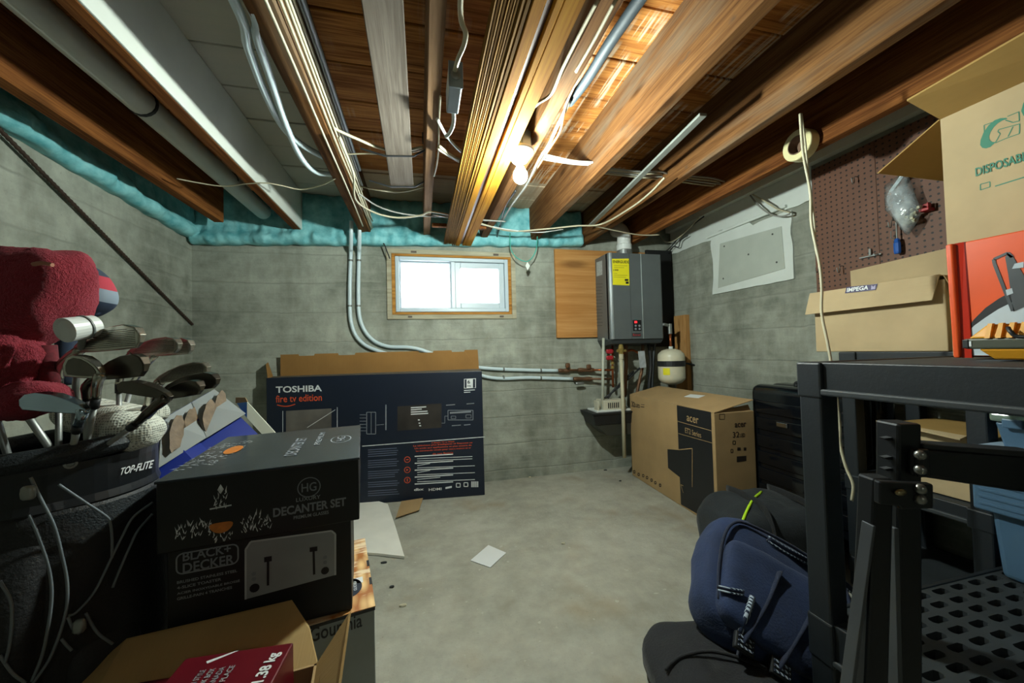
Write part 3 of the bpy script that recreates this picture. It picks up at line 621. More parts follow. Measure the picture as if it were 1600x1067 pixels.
m = MB(); c = hf(993, 503.5); m.box((c.x-.012, -.008, c.z-.007), (c.x+.008, -.005, c.z+.009)); obj('display', m, emit('red_display', 'ff2a30', 2.0), t)
for px, py in ((992.5, 509), (998.5, 509), (992.5, 514), (998.5, 514)):
    m = MB(); c = hf(px, py); m.lathe([(.0085, 0), (.0085, .003), (.007, .004), (.0005, .004)], 12, T(c.x, -.006, c.z) @ RX(PI/2)); obj('button', m, mat('button_grey', '8a9096', .4) if 'button_grey' not in bpy.data.materials else bpy.data.materials['button_grey'], t)
m = MB(); a, b = hf(988, 526), hf(1001, 520); m.box((a.x, -.003, a.z), (b.x, .001, b.z)); obj('maker_plate', m, M_HEATD, t)
text('Rinnai', mat('print_red', 'b0353c', .5), t, (a.x+.004, -.0036, a.z+.006), X*(b.x-a.x-.01), Z*(b.z-a.z-.012), .01)
sf = lambda px, py: face(t, px, py, 0, 0)
Yv = Vector((0, -1, 0))
flat(mat('pale_sticker', '9fa8a8', .5, var=.2, scale=60), t, [quadpx(sf, (932.5, 432), (941.5, 429), (941, 407), (932, 410))], (-1, 0, 0), 'rating_label', .001)
flat(M_HEATD, t, [r for k in range(14) for r in ribbon(quadpx(sf, (931, 444+5*k), (942-(k % 3), 443.5+5*k)), .0035, Yv, Z)], (-1, 0, 0), 'printed_notice', .001)
c = at(975, 380, 1, 2.72)-MW[t.name].translation
obj('flue_collar', MB().lathe([(.062, 0), (.062, .05), (.058, .05), (.0005, .05)], 24, T(c.x, c.y, HH-.002)), M_STEEL, t, smooth=False)
m = MB(); pts = [(c.x, c.y, HH+.045), (c.x, c.y, HH+.13), (c.x, c.y, HH+.17), (c.x+.0, c.y+.05, HH+.235), (c.x, c.y+.128, HH+.25)]
m.tube(pts, .054, 20, smooth=6); obj('flue_elbow', m, M_WHT, t, smooth=True, label='white plastic flue elbow')
obj('flue_rim', MB().lathe([(.054, 0), (.06, .002), (.06, .045), (.054, .05)], 24, T(c.x, c.y, HH+.05)), M_WHT, t, smooth=False)
M_COP = mat('copper', 'a05a36', .35, .8, var=.3, scale=30); M_BRASS = mat('brass', 'b39a58', .35, .7, var=.2); M_BRZ = mat('bronze_valve', '6a4c36', .5, .5, var=.3)
def yb(px, py, y_): return at(px, py, 1, y_)
# pipework under the heater, seen as one assembly
t = thing('copper_pipework', 'copper pipes with red-handled valves under the water heater', 'pipes', yb(957, 545, 2.76))
obj('riser_pipe', MB().tube([yb(957, 536, 2.74), yb(957, 575, 2.76), yb(958, 605, 2.77)], .009, 10), M_COP, t, world=True, smooth=True)
obj('branch_pipe', MB().tube([yb(957, 578, 2.765), yb(928, 578, 2.80)], .009, 10), M_COP, t, world=True, smooth=True)
obj('branch_pipe', MB().tube([yb(958, 592, 2.775), yb(918, 592, 2.81)], .009, 10), M_BRZ, t, world=True, smooth=True)
for py in (560, 567, 574):
    obj('fitting', MB().lathe([(.0095, -.012), (.014, -.01), (.014, .01), (.0095, .012)], 12, Matrix.Translation(yb(957, py, 2.752))), M_BRASS, t, world=True)
M_RED = mat('red_handle', 'a3222c', .4)
for py in (549, 559):
    m = MB(); c = yb(952.5, py, 2.72); m.blob(c, (.06, .02, .035), pw=(.5, .5), nu=14, nv=8); obj('valve_handle', m, M_RED, t, world=True, smooth=True, label='red valve handle')
    obj('valve_body', MB().tube([yb(952.5, py, 2.725), yb(957, py, 2.745)], .012, 8), M_BRASS, t, world=True)
for (x0, x1, py, yy) in ((872, 889, 579, 2.835), (903, 928, 578, 2.82), (896, 925, 592, 2.82)):
    obj('union', MB().tube([yb(x0, py, yy), yb(x0+4, py, yy), yb((x0+x1)/2, py, yy), yb(x1-4, py, yy), yb(x1, py, yy)], [.014, .018, .014, .019, .014], 8), M_BRZ, t, world=True)
obj('bridge_pipe', MB().tube([yb(872, 579, 2.84), yb(905, 578, 2.83)], .009, 8), M_BRZ, t, world=True, smooth=True)
for px, py, mm in ((887, 571, M_BRZ), (920, 573, M_BRZ), (906, 599, M_STEEL)):
    m = MB(); m.blob(yb(px, py, 2.80), (.075 if mm is M_STEEL else .04, .02, .022 if mm is M_STEEL else .04), pw=(.5, .6), nu=14, nv=8); obj('lever', m, mm, t, world=True, smooth=True, label='steel lever handle' if mm is M_STEEL else None)
# right side of the underside: dark gas pipes
t = thing('gas_pipes', 'dark pipes and hose dropping below the right side of the heater', 'pipes', yb(1012, 540, 2.74))
for pts, r, mm in (([(1004, 536), (1004, 570), (998, 600), (990, 640)], .013, M_BRZ), ([(1014, 536), (1017, 570), (1014, 607), (1014, 650)], .015, M_BLK), ([(1023, 536), (1021, 560), (1019, 605), (1020, 650)], .012, M_HEATD), ([(978, 536), (978, 575), (976, 620)], .016, M_BRZ), ([(1001, 574), (975, 598), (945, 622)], .008, M_BLK), ([(990, 580), (962, 606), (950, 622)], .008, M_BLK), ([(1000, 552), (986, 547), (972, 553)], .010, M_COP)):
    obj('pipe', MB().tube([yb(a, b, 2.74) for a, b in pts], r, 8, smooth=5), mm, t, world=True, smooth=True)
m = MB(); m.slab([yb(997, 549, 2.68), yb(1007, 548, 2.68), yb(1010, 574, 2.69), yb(1000, 575, 2.69)], (0, .003, 0)); obj('service_tag', m, mat('grey_tag', 'aab0b4', .5, var=.15, scale=40), t, world=True, label='grey-white printed tag')
# two drain pipes and the condensate pump
t = thing('relief_pipe', 'long cream plastic pipe with brass valve hanging below the heater', 'pipe', yb(973, 715, 2.62))
obj('pipe', MB().tube([yb(970.5, 556, 2.62), yb(973.5, 640, 2.62), yb(975.5, 715, 2.62)], .0135, 12), M_CREAM, t, world=True, smooth=True)
obj('coupling', MB().tube([yb(970.5, 553, 2.62), yb(970.7, 561, 2.62)], .018, 12), M_CREAM, t, world=True)
obj('relief_valve', MB().tube([yb(970, 538, 2.62), yb(970.2, 544, 2.62), yb(970.4, 555, 2.62)], [.014, .022, .015], 10), M_BRASS, t, world=True)
for dx in (-5.5, 7.5): obj('valve_port', MB().tube([yb(970, 548, 2.62), yb(970+dx, 548, 2.62)], .012, 10), M_BRASS, t, world=True)
t = thing('condensate_pipe', 'thin grey plastic pipe running from the heater into the pump tray', 'pipe', yb(941, 640, 2.70))
obj('pipe', MB().tube([yb(943, 528, 2.70), yb(942, 590, 2.70), yb(941, 646, 2.70)], .011, 10), mat('grey_white_pipe', 'adb0a2', .5), t, world=True, smooth=True)
t = thing('condensate_pump', 'white condensate pump on a black tapered tray below the heater', 'pump', yb(955, 680, 2.72))
a, b = yb(926, 647, 2.64), yb(985, 643, 2.64); zt = a.z; zl = zt-.09; zb_ = yb(950, 682, 2.64).z
m = MB(); m.hexa([(a.x+.02, 2.645, zl), (b.x+.05, 2.645, zl), (b.x+.05, 2.83, zl), (a.x+.02, 2.83, zl), (a.x, 2.63, zt), (b.x+.07, 2.63, zt), (b.x+.07, 2.84, zt), (a.x, 2.84, zt)]); obj('tray', m, M_BLK, t, world=True, bevel=.004)
m = MB(); m.box((a.x-.012, 2.622, zt-.008), (b.x+.08, 2.845, zt+.006)); obj('tray_rim', m, M_BLK, t, world=True, bevel=.003)
m = MB(); m.hexa([(a.x+.13, 2.66, zb_), (b.x+.02, 2.66, zb_), (b.x+.02, 2.80, zb_), (a.x+.13, 2.80, zb_), (a.x+.03, 2.65, zl), (b.x+.04, 2.65, zl), (b.x+.04, 2.82, zl), (a.x+.03, 2.82, zl)]); obj('tray_base', m, mat('dark_bracket', '34352e', .6), t, world=True)
c0, c1 = yb(944, 645, 2.66), yb(978, 624, 2.66)
m = MB(); m.box((a.x+.04, 2.65, zt+.005), (b.x+.02, 2.82, zt+.02)); obj('pump_base', m, M_WHT, t, world=True, bevel=.003)
m = MB(); m.box((c0.x, 2.66, zt+.018), (c1.x, 2.80, c1.z)); obj('pump_housing', m, mat('cream_pump', 'c2beaa', .45), t, world=True, bevel=.006)
for k in range(6):
    m = MB(); xx = c0.x+.035+.017*k; m.box((xx, 2.657, c1.z-.06), (xx+.007, 2.662, c1.z-.018)); obj('vent_slot', m, M_BLK, t, world=True)
m = MB(); xx = a.x+.052; m.box((xx, 2.66, zt+.018), (xx+.016, 2.72, c1.z)); obj('post', m, bpy.data.materials['cream_pump'], t, world=True, bevel=.002)
# timber stud and expansion tank
single('timber_stud', MB().box((2.108, 2.645, .60), (2.1495, 2.785, 1.257)), wood('yellow_stud', 'a07342', 'cfa36c', axis=2, sc=1.3), 'short yellow timber stud on the right wall behind the white tank', 'stud', bevel=.002)
tc = at(1049, 572, 1, 2.60)
t = thing('expansion_tank', 'small cream expansion tank strapped to the timber stud', 'tank', (tc.x, tc.y, at(1049, 601, 1, 2.6).z))
zt = at(1049, 545, 1, 2.6).z-at(1049, 601, 1, 2.6).z
obj('vessel', MB().lathe([(.0005, 0), (.035, .002), (.075, .018), (.098, .045), (.101, .06), (.101, zt-.06), (.097, zt-.04), (.07, zt-.012), (.03, zt), (.0005, zt)], 32), mat('cream_enamel', 'd3cdb4', .35, var=.03), t, smooth=True)
obj('strap', MB().lathe([(.1015, zt*.52), (.104, zt*.52), (.104, zt*.67), (.1015, zt*.67)], 32), M_BLK, t)
obj('strap_tail', MB().tube([(.09, .05, zt*.6), (.17, .03, zt*.57), (.24, .0, zt*.50)], .008, 6), M_BLK, t)
m = MB()
for i in range(6):
    a0 = math.radians(197+i*5); a1 = math.radians(202+i*5); R = .1018
    m.add([(R*math.cos(a0), R*math.sin(a0), zt*.29), (R*math.cos(a1), R*math.sin(a1), zt*.29), (R*math.cos(a1), R*math.sin(a1), zt*.48), (R*math.cos(a0), R*math.sin(a0), zt*.48)], [(0, 1, 2, 3)])
obj('warning_label', m, M_YEL, t)
obj('inlet_pipe', MB().tube([(0, 0, zt-.004), (0, 0, zt+.06), (0, 0, zt+.13)], [.012, .010, .010], 10), M_COP, t, smooth=True)
obj('inlet_nut', MB().lathe([(.016, zt-.004), (.016, zt+.02), (.0005, zt+.02)], 6), M_WHT, t)
m = MB(); m.tube([(0, 0, zt+.12), (0, 0, zt+.2)], .016, 10); obj('elbow', m, M_STEEL, t)
m = MB(); m.tube([(0, 0, zt+.185), (-.05, .0, zt+.195), (-.09, .05, zt+.2)], .012, 10); obj('supply_pipe', m, M_STEEL, t)
# ================================================================ MONITOR BOX
t = thing('monitor_box', 'brown cardboard monitor box with black printed panel, standing on the floor', 'box', (1.587, 2.66, .001), math.atan2(1.737-2.66, 1.545-1.587))
AL = math.hypot(2.66-1.737, .042); AT, AH = .255, .628
obj('box', MB().box((0, 0, 0), (AL, AT, AH)), M_CARD, t, bevel=.004)
m = MB(); m.slab([(.004, .0, AH), (AL, .0, AH), (AL+.002, AT-.004, AH+.058), (.004, AT-.004, AH+.054)], (0, 0, .004)); obj('top_flap', m, M_CARD, t)
m = MB(); m.slab([(AL-.012, .012, AH-.002), (AL-.012, AT-.012, AH-.002), (AL-.03, AT-.012, AH+.03), (AL-.03, .03, AH+.004)], (.003, 0, 0)); obj('end_flap', m, M_CARD, t)
mf = lambda px, py: face(t, px, py, 1, 0); g = dict(tt=t, f=mf)
flat(M_BLACKP, t, [quadpx(mf, (1064, 788), (1118, 819), (1111, 644), (1057.5, 633))], (0, -1, 0), 'black_panel')
m = MB(); P = quadpx(mf, (1044, 731), (1082, 761), (1082, 700), (1062, 702), (1043, 701)); flat(M_BLACKP, t, [P], (0, -1, 0), 'monitor_picture', .0012)
flat(M_CARD, t, ribbon(quadpx(mf, (1043, 701), (1062, 702.5), (1082, 700.5), (1082, 761)), .005, X, Z)+ribbon(quadpx(mf, (1059, 658), (1112, 673)), .003, X, Z)+ribbon(quadpx(mf, (1060, 677), (1113, 692)), .003, X, Z)+ribbon(quadpx(mf, (1068, 770), (1064, 757), (1068, 759)), .004, X, Z), (0, -1, 0), 'panel_line', .0018)
def mtext(s, p0, p1, h, mt, bold): a, b = mf(*p0), mf(*p1); a.y = -.0008; return text(s, mt, t, a, X*(b-a).x, Z*h, bold)
mtext('acer', (1073.5, 657.5), (1092, 661), .033, M_CARD, .006); mtext('ET2 Series', (1071, 676), (1096, 683.5), .032, M_CARD, .004)
mtext('32', (987, 635), (992.5, 635.7), .042, M_PDK, .03); mtext('LED', (993, 635.7), (1000.5, 636.5), .026, M_PDK, .03)
flat(M_PDK, t, ribbon(quadpx(mf, (1001.5, 632), (1007, 632.5)), .004, X, Z)+ribbon(quadpx(mf, (1001.5, 635.5), (1007, 636)), .006, X, Z)+[q for k, (x, y_) in enumerate(((991, 737), (998, 741), (1005, 743), (1011, 746), (1018, 750), (1024, 754), (1031.5, 758))) for q in rect(mf, x-1.2, y_-1.6, x+1.4, y_+1.8, .007)], (0, -1, 0), 'handling_mark')
ef = lambda px, py: face(t, px, py, 0, AL)
def etext(s, p0, p1, h, mt, bold): a, b = ef(*p0), ef(*p1); a.x = AL; return text(s, mt, t, a, Vector((0, (b-a).y, 0)), Z*h, bold)
etext('acer', (1148, 668), (1166, 668), .024, M_PDK, .02); etext('32', (1145, 684), (1155, 683), .032, M_PDK, .01); etext('LED', (1156, 683), (1164, 682), .02, M_PDK, .02)
Y1 = Vector((0, 1, 0))
def erect(x0, y0, x1, y1, w): return ribbon([ef(x0, y0), ef(x1, y0), ef(x1, y1), ef(x0, y1), ef(x0, y0)], w, Y1, Z)
flat(M_PDK, t, erect(1145, 689, 1149, 694, .004)+erect(1142, 702, 1145, 707, .004)+[[ef(1152, 704), ef(1157, 704), ef(1157, 699), ef(1152, 699)], [ef(1162, 704), ef(1166, 704), ef(1166, 699), ef(1162, 699)], [ef(1151, 722), ef(1166, 720), ef(1166, 712), ef(1151, 713)]]
     +[[ef(x, y_+5), ef(x+5, y_+4.5), ef(x+5, y_), ef(x, y_+.5)] for x in (1145, 1153) for y_ in (796, 803)]+erect(1124, 647, 1132, 655, .003), (1, 0, 0), 'handling_mark')
nn_ = Vector((0, -.056/AT, 1)); inv_ = MW[t.name].inverted(); o_ = inv_ @ EYE; d_ = inv_.to_3x3() @ (rgt*((1085-CX)/FPX)+dwn*((619-CY)/FPX)+fwd); c = o_+d_*((Vector((0, 0, AH+.0055))-o_).dot(nn_)/d_.dot(nn_))
single('paper_slip', MB().box((-.06, -.03, 0), (.06, .03, .0012), MW[t.name] @ Matrix.Translation(c) @ RX(math.atan(.056/AT)) @ RZ(.15)), M_PWHT, 'white paper slip lying on top of the brown monitor box', 'paper')
# ================================================================ FLOOR LITTER
def sheet(name, pp, z, h, m, label, cat, wav=0):
    P = [at(a, b, 2, z) for a, b in pp]; P = [Vector((p.x, p.y, z)) for p in P]
    return single(name, MB().slab(P, (0, 0, h)), m, label, cat)
sheet('paper_card', [(735, 876), (766, 887), (791, 864), (763, 852)], .002, .002, M_PWHT, 'small white card lying flat on the concrete floor', 'card')
sheet('cardboard_sheet', [(545, 865), (590, 868), (632, 873), (618, 826), (606, 790), (575, 781), (540, 776)], .003, .012, mat('white_backed_board', 'e4e2d8', .7, var=.05), 'white sheet of board lying on the floor beside the black boxes', 'sheet')
sheet('cardboard_scrap', [(619, 809), (655, 797), (661, 779), (627, 784)], .012, .005, M_CARD, 'torn brown cardboard scrap sticking out under the television box', 'cardboard')
for i, (px, py) in enumerate(((828, 746), (946, 735), (969, 752), (630, 947), (612, 918), (600, 880), (880, 850))):
    p = at(px, py, 2, 0); single('debris', MB().blob((p.x, p.y, .004), (.02+.01*(i % 2), .012, .008), nu=8, nv=5, amp=.003, fr=90), M_BLK if i % 3 else M_CREAM, 'tiny crumb of dirt on the concrete floor', 'debris', 'crumbs on the floor')
# ================================================================ RIGHT SIDE
def dp(px, py, d): return EYE + (rgt*((px-CX)/FPX) + dwn*((py-CY)/FPX) + fwd)*d
M_RESIN = mat('black_resin', '161c21', .5, var=.15, scale=14, bump=.12, bscale=90)
M_RESIN2 = mat('worn_black_resin', '2b3033', .6, var=.25, scale=10, bump=.12, bscale=60)
# ---- pegboard
t = NT('brown_pegboard'); co = t.coord('World'); sp = t.n('SeparateXYZ', {0: co})
P_ = .0262
def cell(v): return t.math('SUBTRACT', t.math('FRACT', t.math('DIVIDE', v, P_)), .5)
d2 = t.math('ADD', t.math('POWER', t.math('ABSOLUTE', cell(sp.outputs[1])), 2), t.math('POWER', t.math('ABSOLUTE', cell(sp.outputs[2])), 2))
hole = t.math('LESS_THAN', d2, .032)
n_ = t.noise(co, 5, 3); base = t.mix(n_, lin('5a3b2b'), lin('724c39'))
t.put(t.p.inputs['Base Color'], t.mix(hole, base, lin('1c120d'))); t.p.inputs['Roughness'].default_value = .6; t.bump(t.math('MULTIPLY', hole, -1.0), .6, .003); M_PEG = t.m
single('pegboard', MB().box((2.124, 1.305, 1.18), (2.130, 1.60, 1.958)), M_PEG, 'narrow brown pegboard strip at the left end, on the right wall', 'pegboard')
single('pegboard', MB().box((2.124, .35, 1.18), (2.130, 1.303, 1.958)), M_PEG, 'wide brown pegboard on the right wall behind the cardboard boxes', 'pegboard')
struct('trim_3', MB().box((2.130, .35, 1.92), (2.149, 1.60, 1.955)).box((2.130, .35, 1.2), (2.149, 1.60, 1.235)), M_JOIST_D)
def hook(px, py, label, L=.035):
    p = at(px, py, 0, 2.123)
    return single('peg_hook', MB().tube([p+Vector((.002, 0, L*.6)), p+Vector((-.022, 0, L*.55)), p+Vector((-.026, 0, -.004)), p+Vector((-.03, .0, -.012)), p+Vector((-.04, 0, -.01)), p+Vector((-.045, 0, .012))], .0022, 6, smooth=4), M_STEEL, label, 'hook', smooth=True)
hook(1341, 283, 'lone wire peg hook high on the brown pegboard'); hook(1399, 352, 'wire peg hook holding the blue-handled tool'); hook(1284, 422, 'wire peg hook at the left edge of the pegboard'); hook(1318, 422, 'wire peg hook low on the pegboard above the labelled box lid')
p = at(1360, 400, 0, 2.115); single('tool_bracket', MB().box((-.004, -.045, -.003), (.004, .045, .003), Matrix.Translation(p)).box((-.004, -.004, 0), (.004, .004, .035), Matrix.Translation(p)).box((-.03, -.035, -.002), (0, -.03, .002), Matrix.Translation(p)), M_STEEL, 'steel T-shaped tool bracket on the pegboard', 'bracket')
p = at(1402, 385, 0, 2.10)
t = thing('screwdriver', 'blue-handled screwdriver hanging from the pegboard', 'screwdriver', p)
obj('handle', MB().lathe([(.0005, -.035), (.010, -.033), (.0125, -.025), (.0125, .015), (.009, .022), (.011, .028), (.006, .036), (.0005, .036)], 8), mat('blue_plastic', '2358a8', .35), t)
obj('shaft', MB().tube([(0, 0, .035), (0, 0, .11)], .003, 8), M_STEEL, t); 
obj('ring', MB().tube([(0, .0, .03), (0, .022, .045), (0, .02, .075)], .002, 6), M_STEEL, t)
p = at(1447, 326, 0, 2.10)
t = thing('tool_clip', 'red plastic tool clip on the pegboard right of the plastic bag', 'clip', p)
M_REDP = mat('red_plastic', 'a3262a', .4); m = MB(); m.box((-.02, -.018, -.012), (.02, .014, .0)); m.box((-.02, -.018, 0), (.0, -.012, .02)); m.box((0, -.012, 0), (.006, .012, .022)); obj('clip', m, M_REDP, t, bevel=.002)
# ---- plastic bag of small parts
t_ = NT('clear_polythene'); tr = t_.n('BsdfTransparent', {'Color': (.93, .96, .97, 1)}); t_.p.inputs['Base Color'].default_value = lin('c9d3d6'); t_.p.inputs['Roughness'].default_value = .18
co = t_.coord('Object'); nz = t_.noise(co, 16, 3); t_.bump(nz, .8, .01)
ms = t_.n('MixShader', {0: t_.ramp(nz, .25, .95), 1: tr.outputs[0], 2: t_.p.outputs[0]}); t_.t.links.new(ms.outputs[0], t_.t.nodes['Material Output'].inputs[0]); M_POLY = t_.m
pc = at(1410, 318, 0, 2.08)
t = thing('plastic_bag', 'clear plastic bag of small white parts hanging on the pegboard', 'bag', pc)
out = [at(a, b, 0, 2.08)-pc for a, b in ((1382, 290), (1398, 278), (1415, 267), (1424, 285), (1430, 305), (1440, 328), (1436, 342), (1420, 368), (1414, 366), (1398, 345), (1383, 328), (1382, 310))]
m = MB(); n = len(out); cen = Vector((0, 0, 0)); rings = []
for lay, dx in ((0, 0), (1, -.022)):
    pass
ring0 = [Vector(p) for p in out]; ring1 = [Vector((-.018, p.y*.6, p.z*.6-.01)) for p in out]; ring2 = [Vector((-.024, p.y*.2, p.z*.2-.015)) for p in out]; ring1b = [Vector((.012, p.y*.6, p.z*.6-.01)) for p in out]
m.loft([[Vector((.014, p.y*.2, p.z*.2)) for p in out], ring1b, ring0, ring1, ring2]); obj('pouch', m, M_POLY, t, smooth=True)
m = MB(); a, b = at(1392, 300, 0, 2.08)-pc, at(1416, 267, 0, 2.08)-pc; sd = Vector((0, .006, .004)); m.slab([a-sd, b-sd, b+sd, a+sd], (-.004, 0, 0)); obj('zip_seal', m, mat('milky_plastic', 'cfd8da', .3), t)
m = MB()
for k in range(36):
    a = random.uniform(0, 1); q = Vector((random.uniform(-.012, .006), random.uniform(-.045, .045)*(1-.6*a)-.02, -.035-.06*a))
    m.box((-.005, -.005, -.004), (.005, .005, .004), Matrix.Translation(q) @ Euler((random.random()*3, random.random()*3, 0)).to_matrix().to_4x4())
obj('small_parts', m, mat('pale_parts', 'b9b79d', .6), t, kind='stuff')
# ---- suitcase
t = thing('suitcase', 'black hard-shell suitcase with ribbed sides standing behind the bags', 'suitcase', (1.80, 1.22, .0))
M_SHELL = mat('glossy_black_shell', '0c0f13', .14, var=.08, bump=.03, bscale=200)
def rbox(x0, y0, z0, x1, y1, z1): return MB().box((x0, y0, z0), (x1, y1, z1))
obj('shell', rbox(.012, 0, .05, .128, .55, .775), M_SHELL, t, bevel=.045, seg=5, smooth=True); obj('back_shell', rbox(.132, 0, .05, .265, .55, .775), M_SHELL, t, bevel=.045, seg=5, smooth=True)
obj('zip_band', rbox(.127, .006, .056, .133, .544, .769), M_BLK, t)
for z in (.20, .29, .38, .47, .565, .655):
    m = MB(); m.box((.004, .05, z-.034), (.016, .50, z+.034)); obj('rib', m, M_SHELL, t, bevel=.009, seg=3, smooth=True)
m = MB(); c = face(t, 1222, 664, 0, .0); m.box((-.004, c.y-.03, c.z-.012), (.006, c.y+.03, c.z+.012)); obj('badge', m, mat('chrome', 'b9bdc2', .15, 1.0, var=.02), t, bevel=.003, label='chrome badge')
obj('carry_handle', MB().tube([(.13, .19, .77), (.13, .2, .79), (.13, .35, .79), (.13, .36, .77)], .011, 8, smooth=5), M_BLK, t, smooth=True)
for y_ in (.07, .48):
    for x_ in (.06, .2):
        obj('wheel', MB().lathe([(.0005, -.011), (.022, -.011), (.025, -.006), (.025, .006), (.022, .011), (.0005, .011)], 14, T(x_, y_, .025) @ RX(PI/2)), M_BLK, t); obj('wheel_fork', rbox(x_-.012, y_-.016, .03, x_+.012, y_+.016, .056), M_BLK, t)
# ---- shelf builder
def shelf_post(t, x, y_, z0, z1, w): obj('post', MB().box((x, y_, z0), (x+w, y_+w, z1)), M_RESIN, t, bevel=.005)
def shelf_tier(t, x0, x1, y0, y1, zt, h, holes=None):
    """one moulded tier: rim of four recessed rails, corner sockets and a deck"""
    for a, b in (((x0+.006, y0+.05), (x0+.018, y1-.05)), ((x1-.018, y0+.05), (x1-.006, y1-.05)), ((x0+.05, y0+.006), (x1-.05, y0+.018)), ((x0+.05, y1-.018), (x1-.05, y1-.006))):
        obj('rail', MB().box((a[0], a[1], zt-h+.012), (b[0], b[1], zt)), M_RESIN, t, bevel=.003)
    for a, b in (((x0-.002, y0+.04), (x0+.02, y1-.04)), ((x1-.02, y0+.04), (x1+.002, y1-.04)), ((x0+.04, y0-.002), (x1-.04, y0+.02)), ((x0+.04, y1-.02), (x1-.04, y1+.002))):
        obj('rail_lip', MB().box((a[0], a[1], zt-h), (b[0], b[1], zt-h+.016)), M_RESIN2, t, bevel=.004)
    for x in (x0-.003, x1-.059):
        for y_ in (y0-.003, y1-.059): obj('corner_socket', MB().box((x, y_, zt-h-.008), (x+.062, y_+.062, zt)), M_RESIN, t, bevel=.005)
    m = MB()
    if not holes: m.box((x0+.016, y0+.016, zt-.014), (x1-.016, y1-.016, zt-.003))
    else:
        nx, ny, fx, fy = holes; X0, X1, Y0, Y1_ = x0+.018, x1-.018, y0+.018, y1-.018; wx, wy = (X1-X0)/nx, (Y1_-Y0)/ny; z, zb = zt-.003, zt-.048
        for i in range(nx):
            for j in range(ny):
                a, c_ = X0+i*wx, Y0+j*wy; gx, gy = wx*(1-fx)/2, wy*(1-fy)/2; r = min(wx*fx, wy*fy)*.3
                o4 = [(a, c_), (a+wx, c_), (a+wx, c_+wy), (a, c_+wy)]
                i0, i1, j0, j1 = a+gx, a+wx-gx, c_+gy, c_+wy-gy
                i8 = [(i0+r, j0), (i1-r, j0), (i1, j0+r), (i1, j1-r), (i1-r, j1), (i0+r, j1), (i0, j1-r), (i0, j0+r)]
                V_ = [(x, y_, z) for x, y_ in o4+i8]+[(x, y_, zb) for x, y_ in i8]
                F_ = [(0, 1, 5, 4), (1, 2, 7, 6), (2, 3, 9, 8), (3, 0, 11, 10), (1, 6, 5), (2, 8, 7), (3, 10, 9), (0, 4, 11)]+[(4+k, 4+(k+1) % 8, 12+(k+1) % 8, 12+k) for k in range(8)]
                m.add(V_, F_)
    obj('deck', m, M_RESIN2, t)
# ---- near unit
AX0, AX1, AY0, AY1 = .965, 1.88, .32, .785
t = thing('shelf_unit', 'black resin shelf unit nearest the camera with a perforated lower deck', 'shelf', (AX0, AY0, 0)); SA = t
for x in (0, AX1-AX0-.056):
    for y_ in (0, AY1-AY0-.056): shelf_post(t, x, y_, 0, .94, .056)
shelf_tier(t, 0, AX1-AX0, 0, AY1-AY0, .95, .082); shelf_tier(t, 0, AX1-AX0, 0, AY1-AY0, .305, .10, (12, 12, .66, .56))
# ---- far unit along the wall
BX0, BX1, BY0, BY1 = 1.705, 2.115, .79, 1.205
t = thing('shelf_unit', 'black resin shelf unit against the right wall under the labelled box', 'shelf', (BX0, BY0, 0))
for x in (0, BX1-BX0-.05):
    for y_ in (0, BY1-BY0-.05): shelf_post(t, x, y_, 0, .95, .05)
shelf_tier(t, 0, BX1-BX0, 0, BY1-BY0, .958, .07); shelf_tier(t, 0, BX1-BX0, 0, BY1-BY0, .455, .055); shelf_tier(t, 0, BX1-BX0, 0, BY1-BY0, .12, .055)
# ---- labelled lidded box on the far unit
t = thing('archive_box', 'cardboard archive box with purple label on top of the far shelf', 'box', (1.712, 1.305, .959), math.radians(-88))
iw, ih = .425, .245
obj('box', MB().box((0, 0, 0), (iw, .30, ih)), M_CARD2, t, bevel=.003)
ifc = lambda px, py, y_=0: face(t, px, py, 1, y_)
m = MB(); m.hexa([(-.02, -.030, ih-.078), (iw-.02, -.030, ih-.07), (iw-.02, -.026, ih-.07), (-.02, -.026, ih-.078), (-.012, -.006, ih+.018), (iw-.01, -.006, ih+.018), (iw-.01, .0, ih+.018), (-.012, .0, ih+.018)]); obj('lid_front', m, M_CARD2, t, bevel=.001)
m = MB(); m.hexa([(-.03, .285, ih-.02), (iw+.02, .285, ih-.02), (iw+.02, .29, ih-.02), (-.03, .29, ih-.02), (-.04, .30, ih+.135), (iw+.06, .30, ih+.165), (iw+.06, .304, ih+.165), (-.04, .304, ih+.135)]); obj('lid_back', m, M_CARD2, t)
m = MB(); m.box((-.012, -.002, ih+.012), (iw-.01, .29, ih+.016)); obj('lid_top', m, M_CARD2, t)
m = MB(); m.slab([(iw-.002, -.004, ih+.012), (iw-.002, .12, ih+.012), (iw+.03, .12, ih-.02), (iw+.024, .06, ih-.055), (iw+.012, .01, ih-.04)], (.003, 0, 0)); obj('torn_side_flap', m, M_CARD, t)
slab_n = Vector((0, -.096, .024)).normalized()
def lidpt(px, py):   # on the sloping lid front
    inv = MW[t.name].inverted(); o = inv @ EYE; d = inv.to_3x3() @ (rgt*((px-CX)/FPX) + dwn*((py-CY)/FPX) + fwd)
    p0 = Vector((0, -.030, ih-.075)); nn = Vector((0, -.096, .024)); return o+d*((p0-o).dot(nn)/d.dot(nn))
M_PUR = mat('purple_label', '2c2450', .5, var=.04)
q = [lidpt(*p) for p in ((1320.5, 458.5), (1368.5, 453), (1371.5, 443.5), (1323, 448.5))]
flat(M_PUR, t, [q], slab_n, 'label', .0012)
a, b = lidpt(1323.5, 456.7), lidpt(1357, 452.6); up = (lidpt(1324.5, 450.2)-a); text('IMPEGA', M_PWHT, t, a+slab_n*.0015, b-a, up, .03)
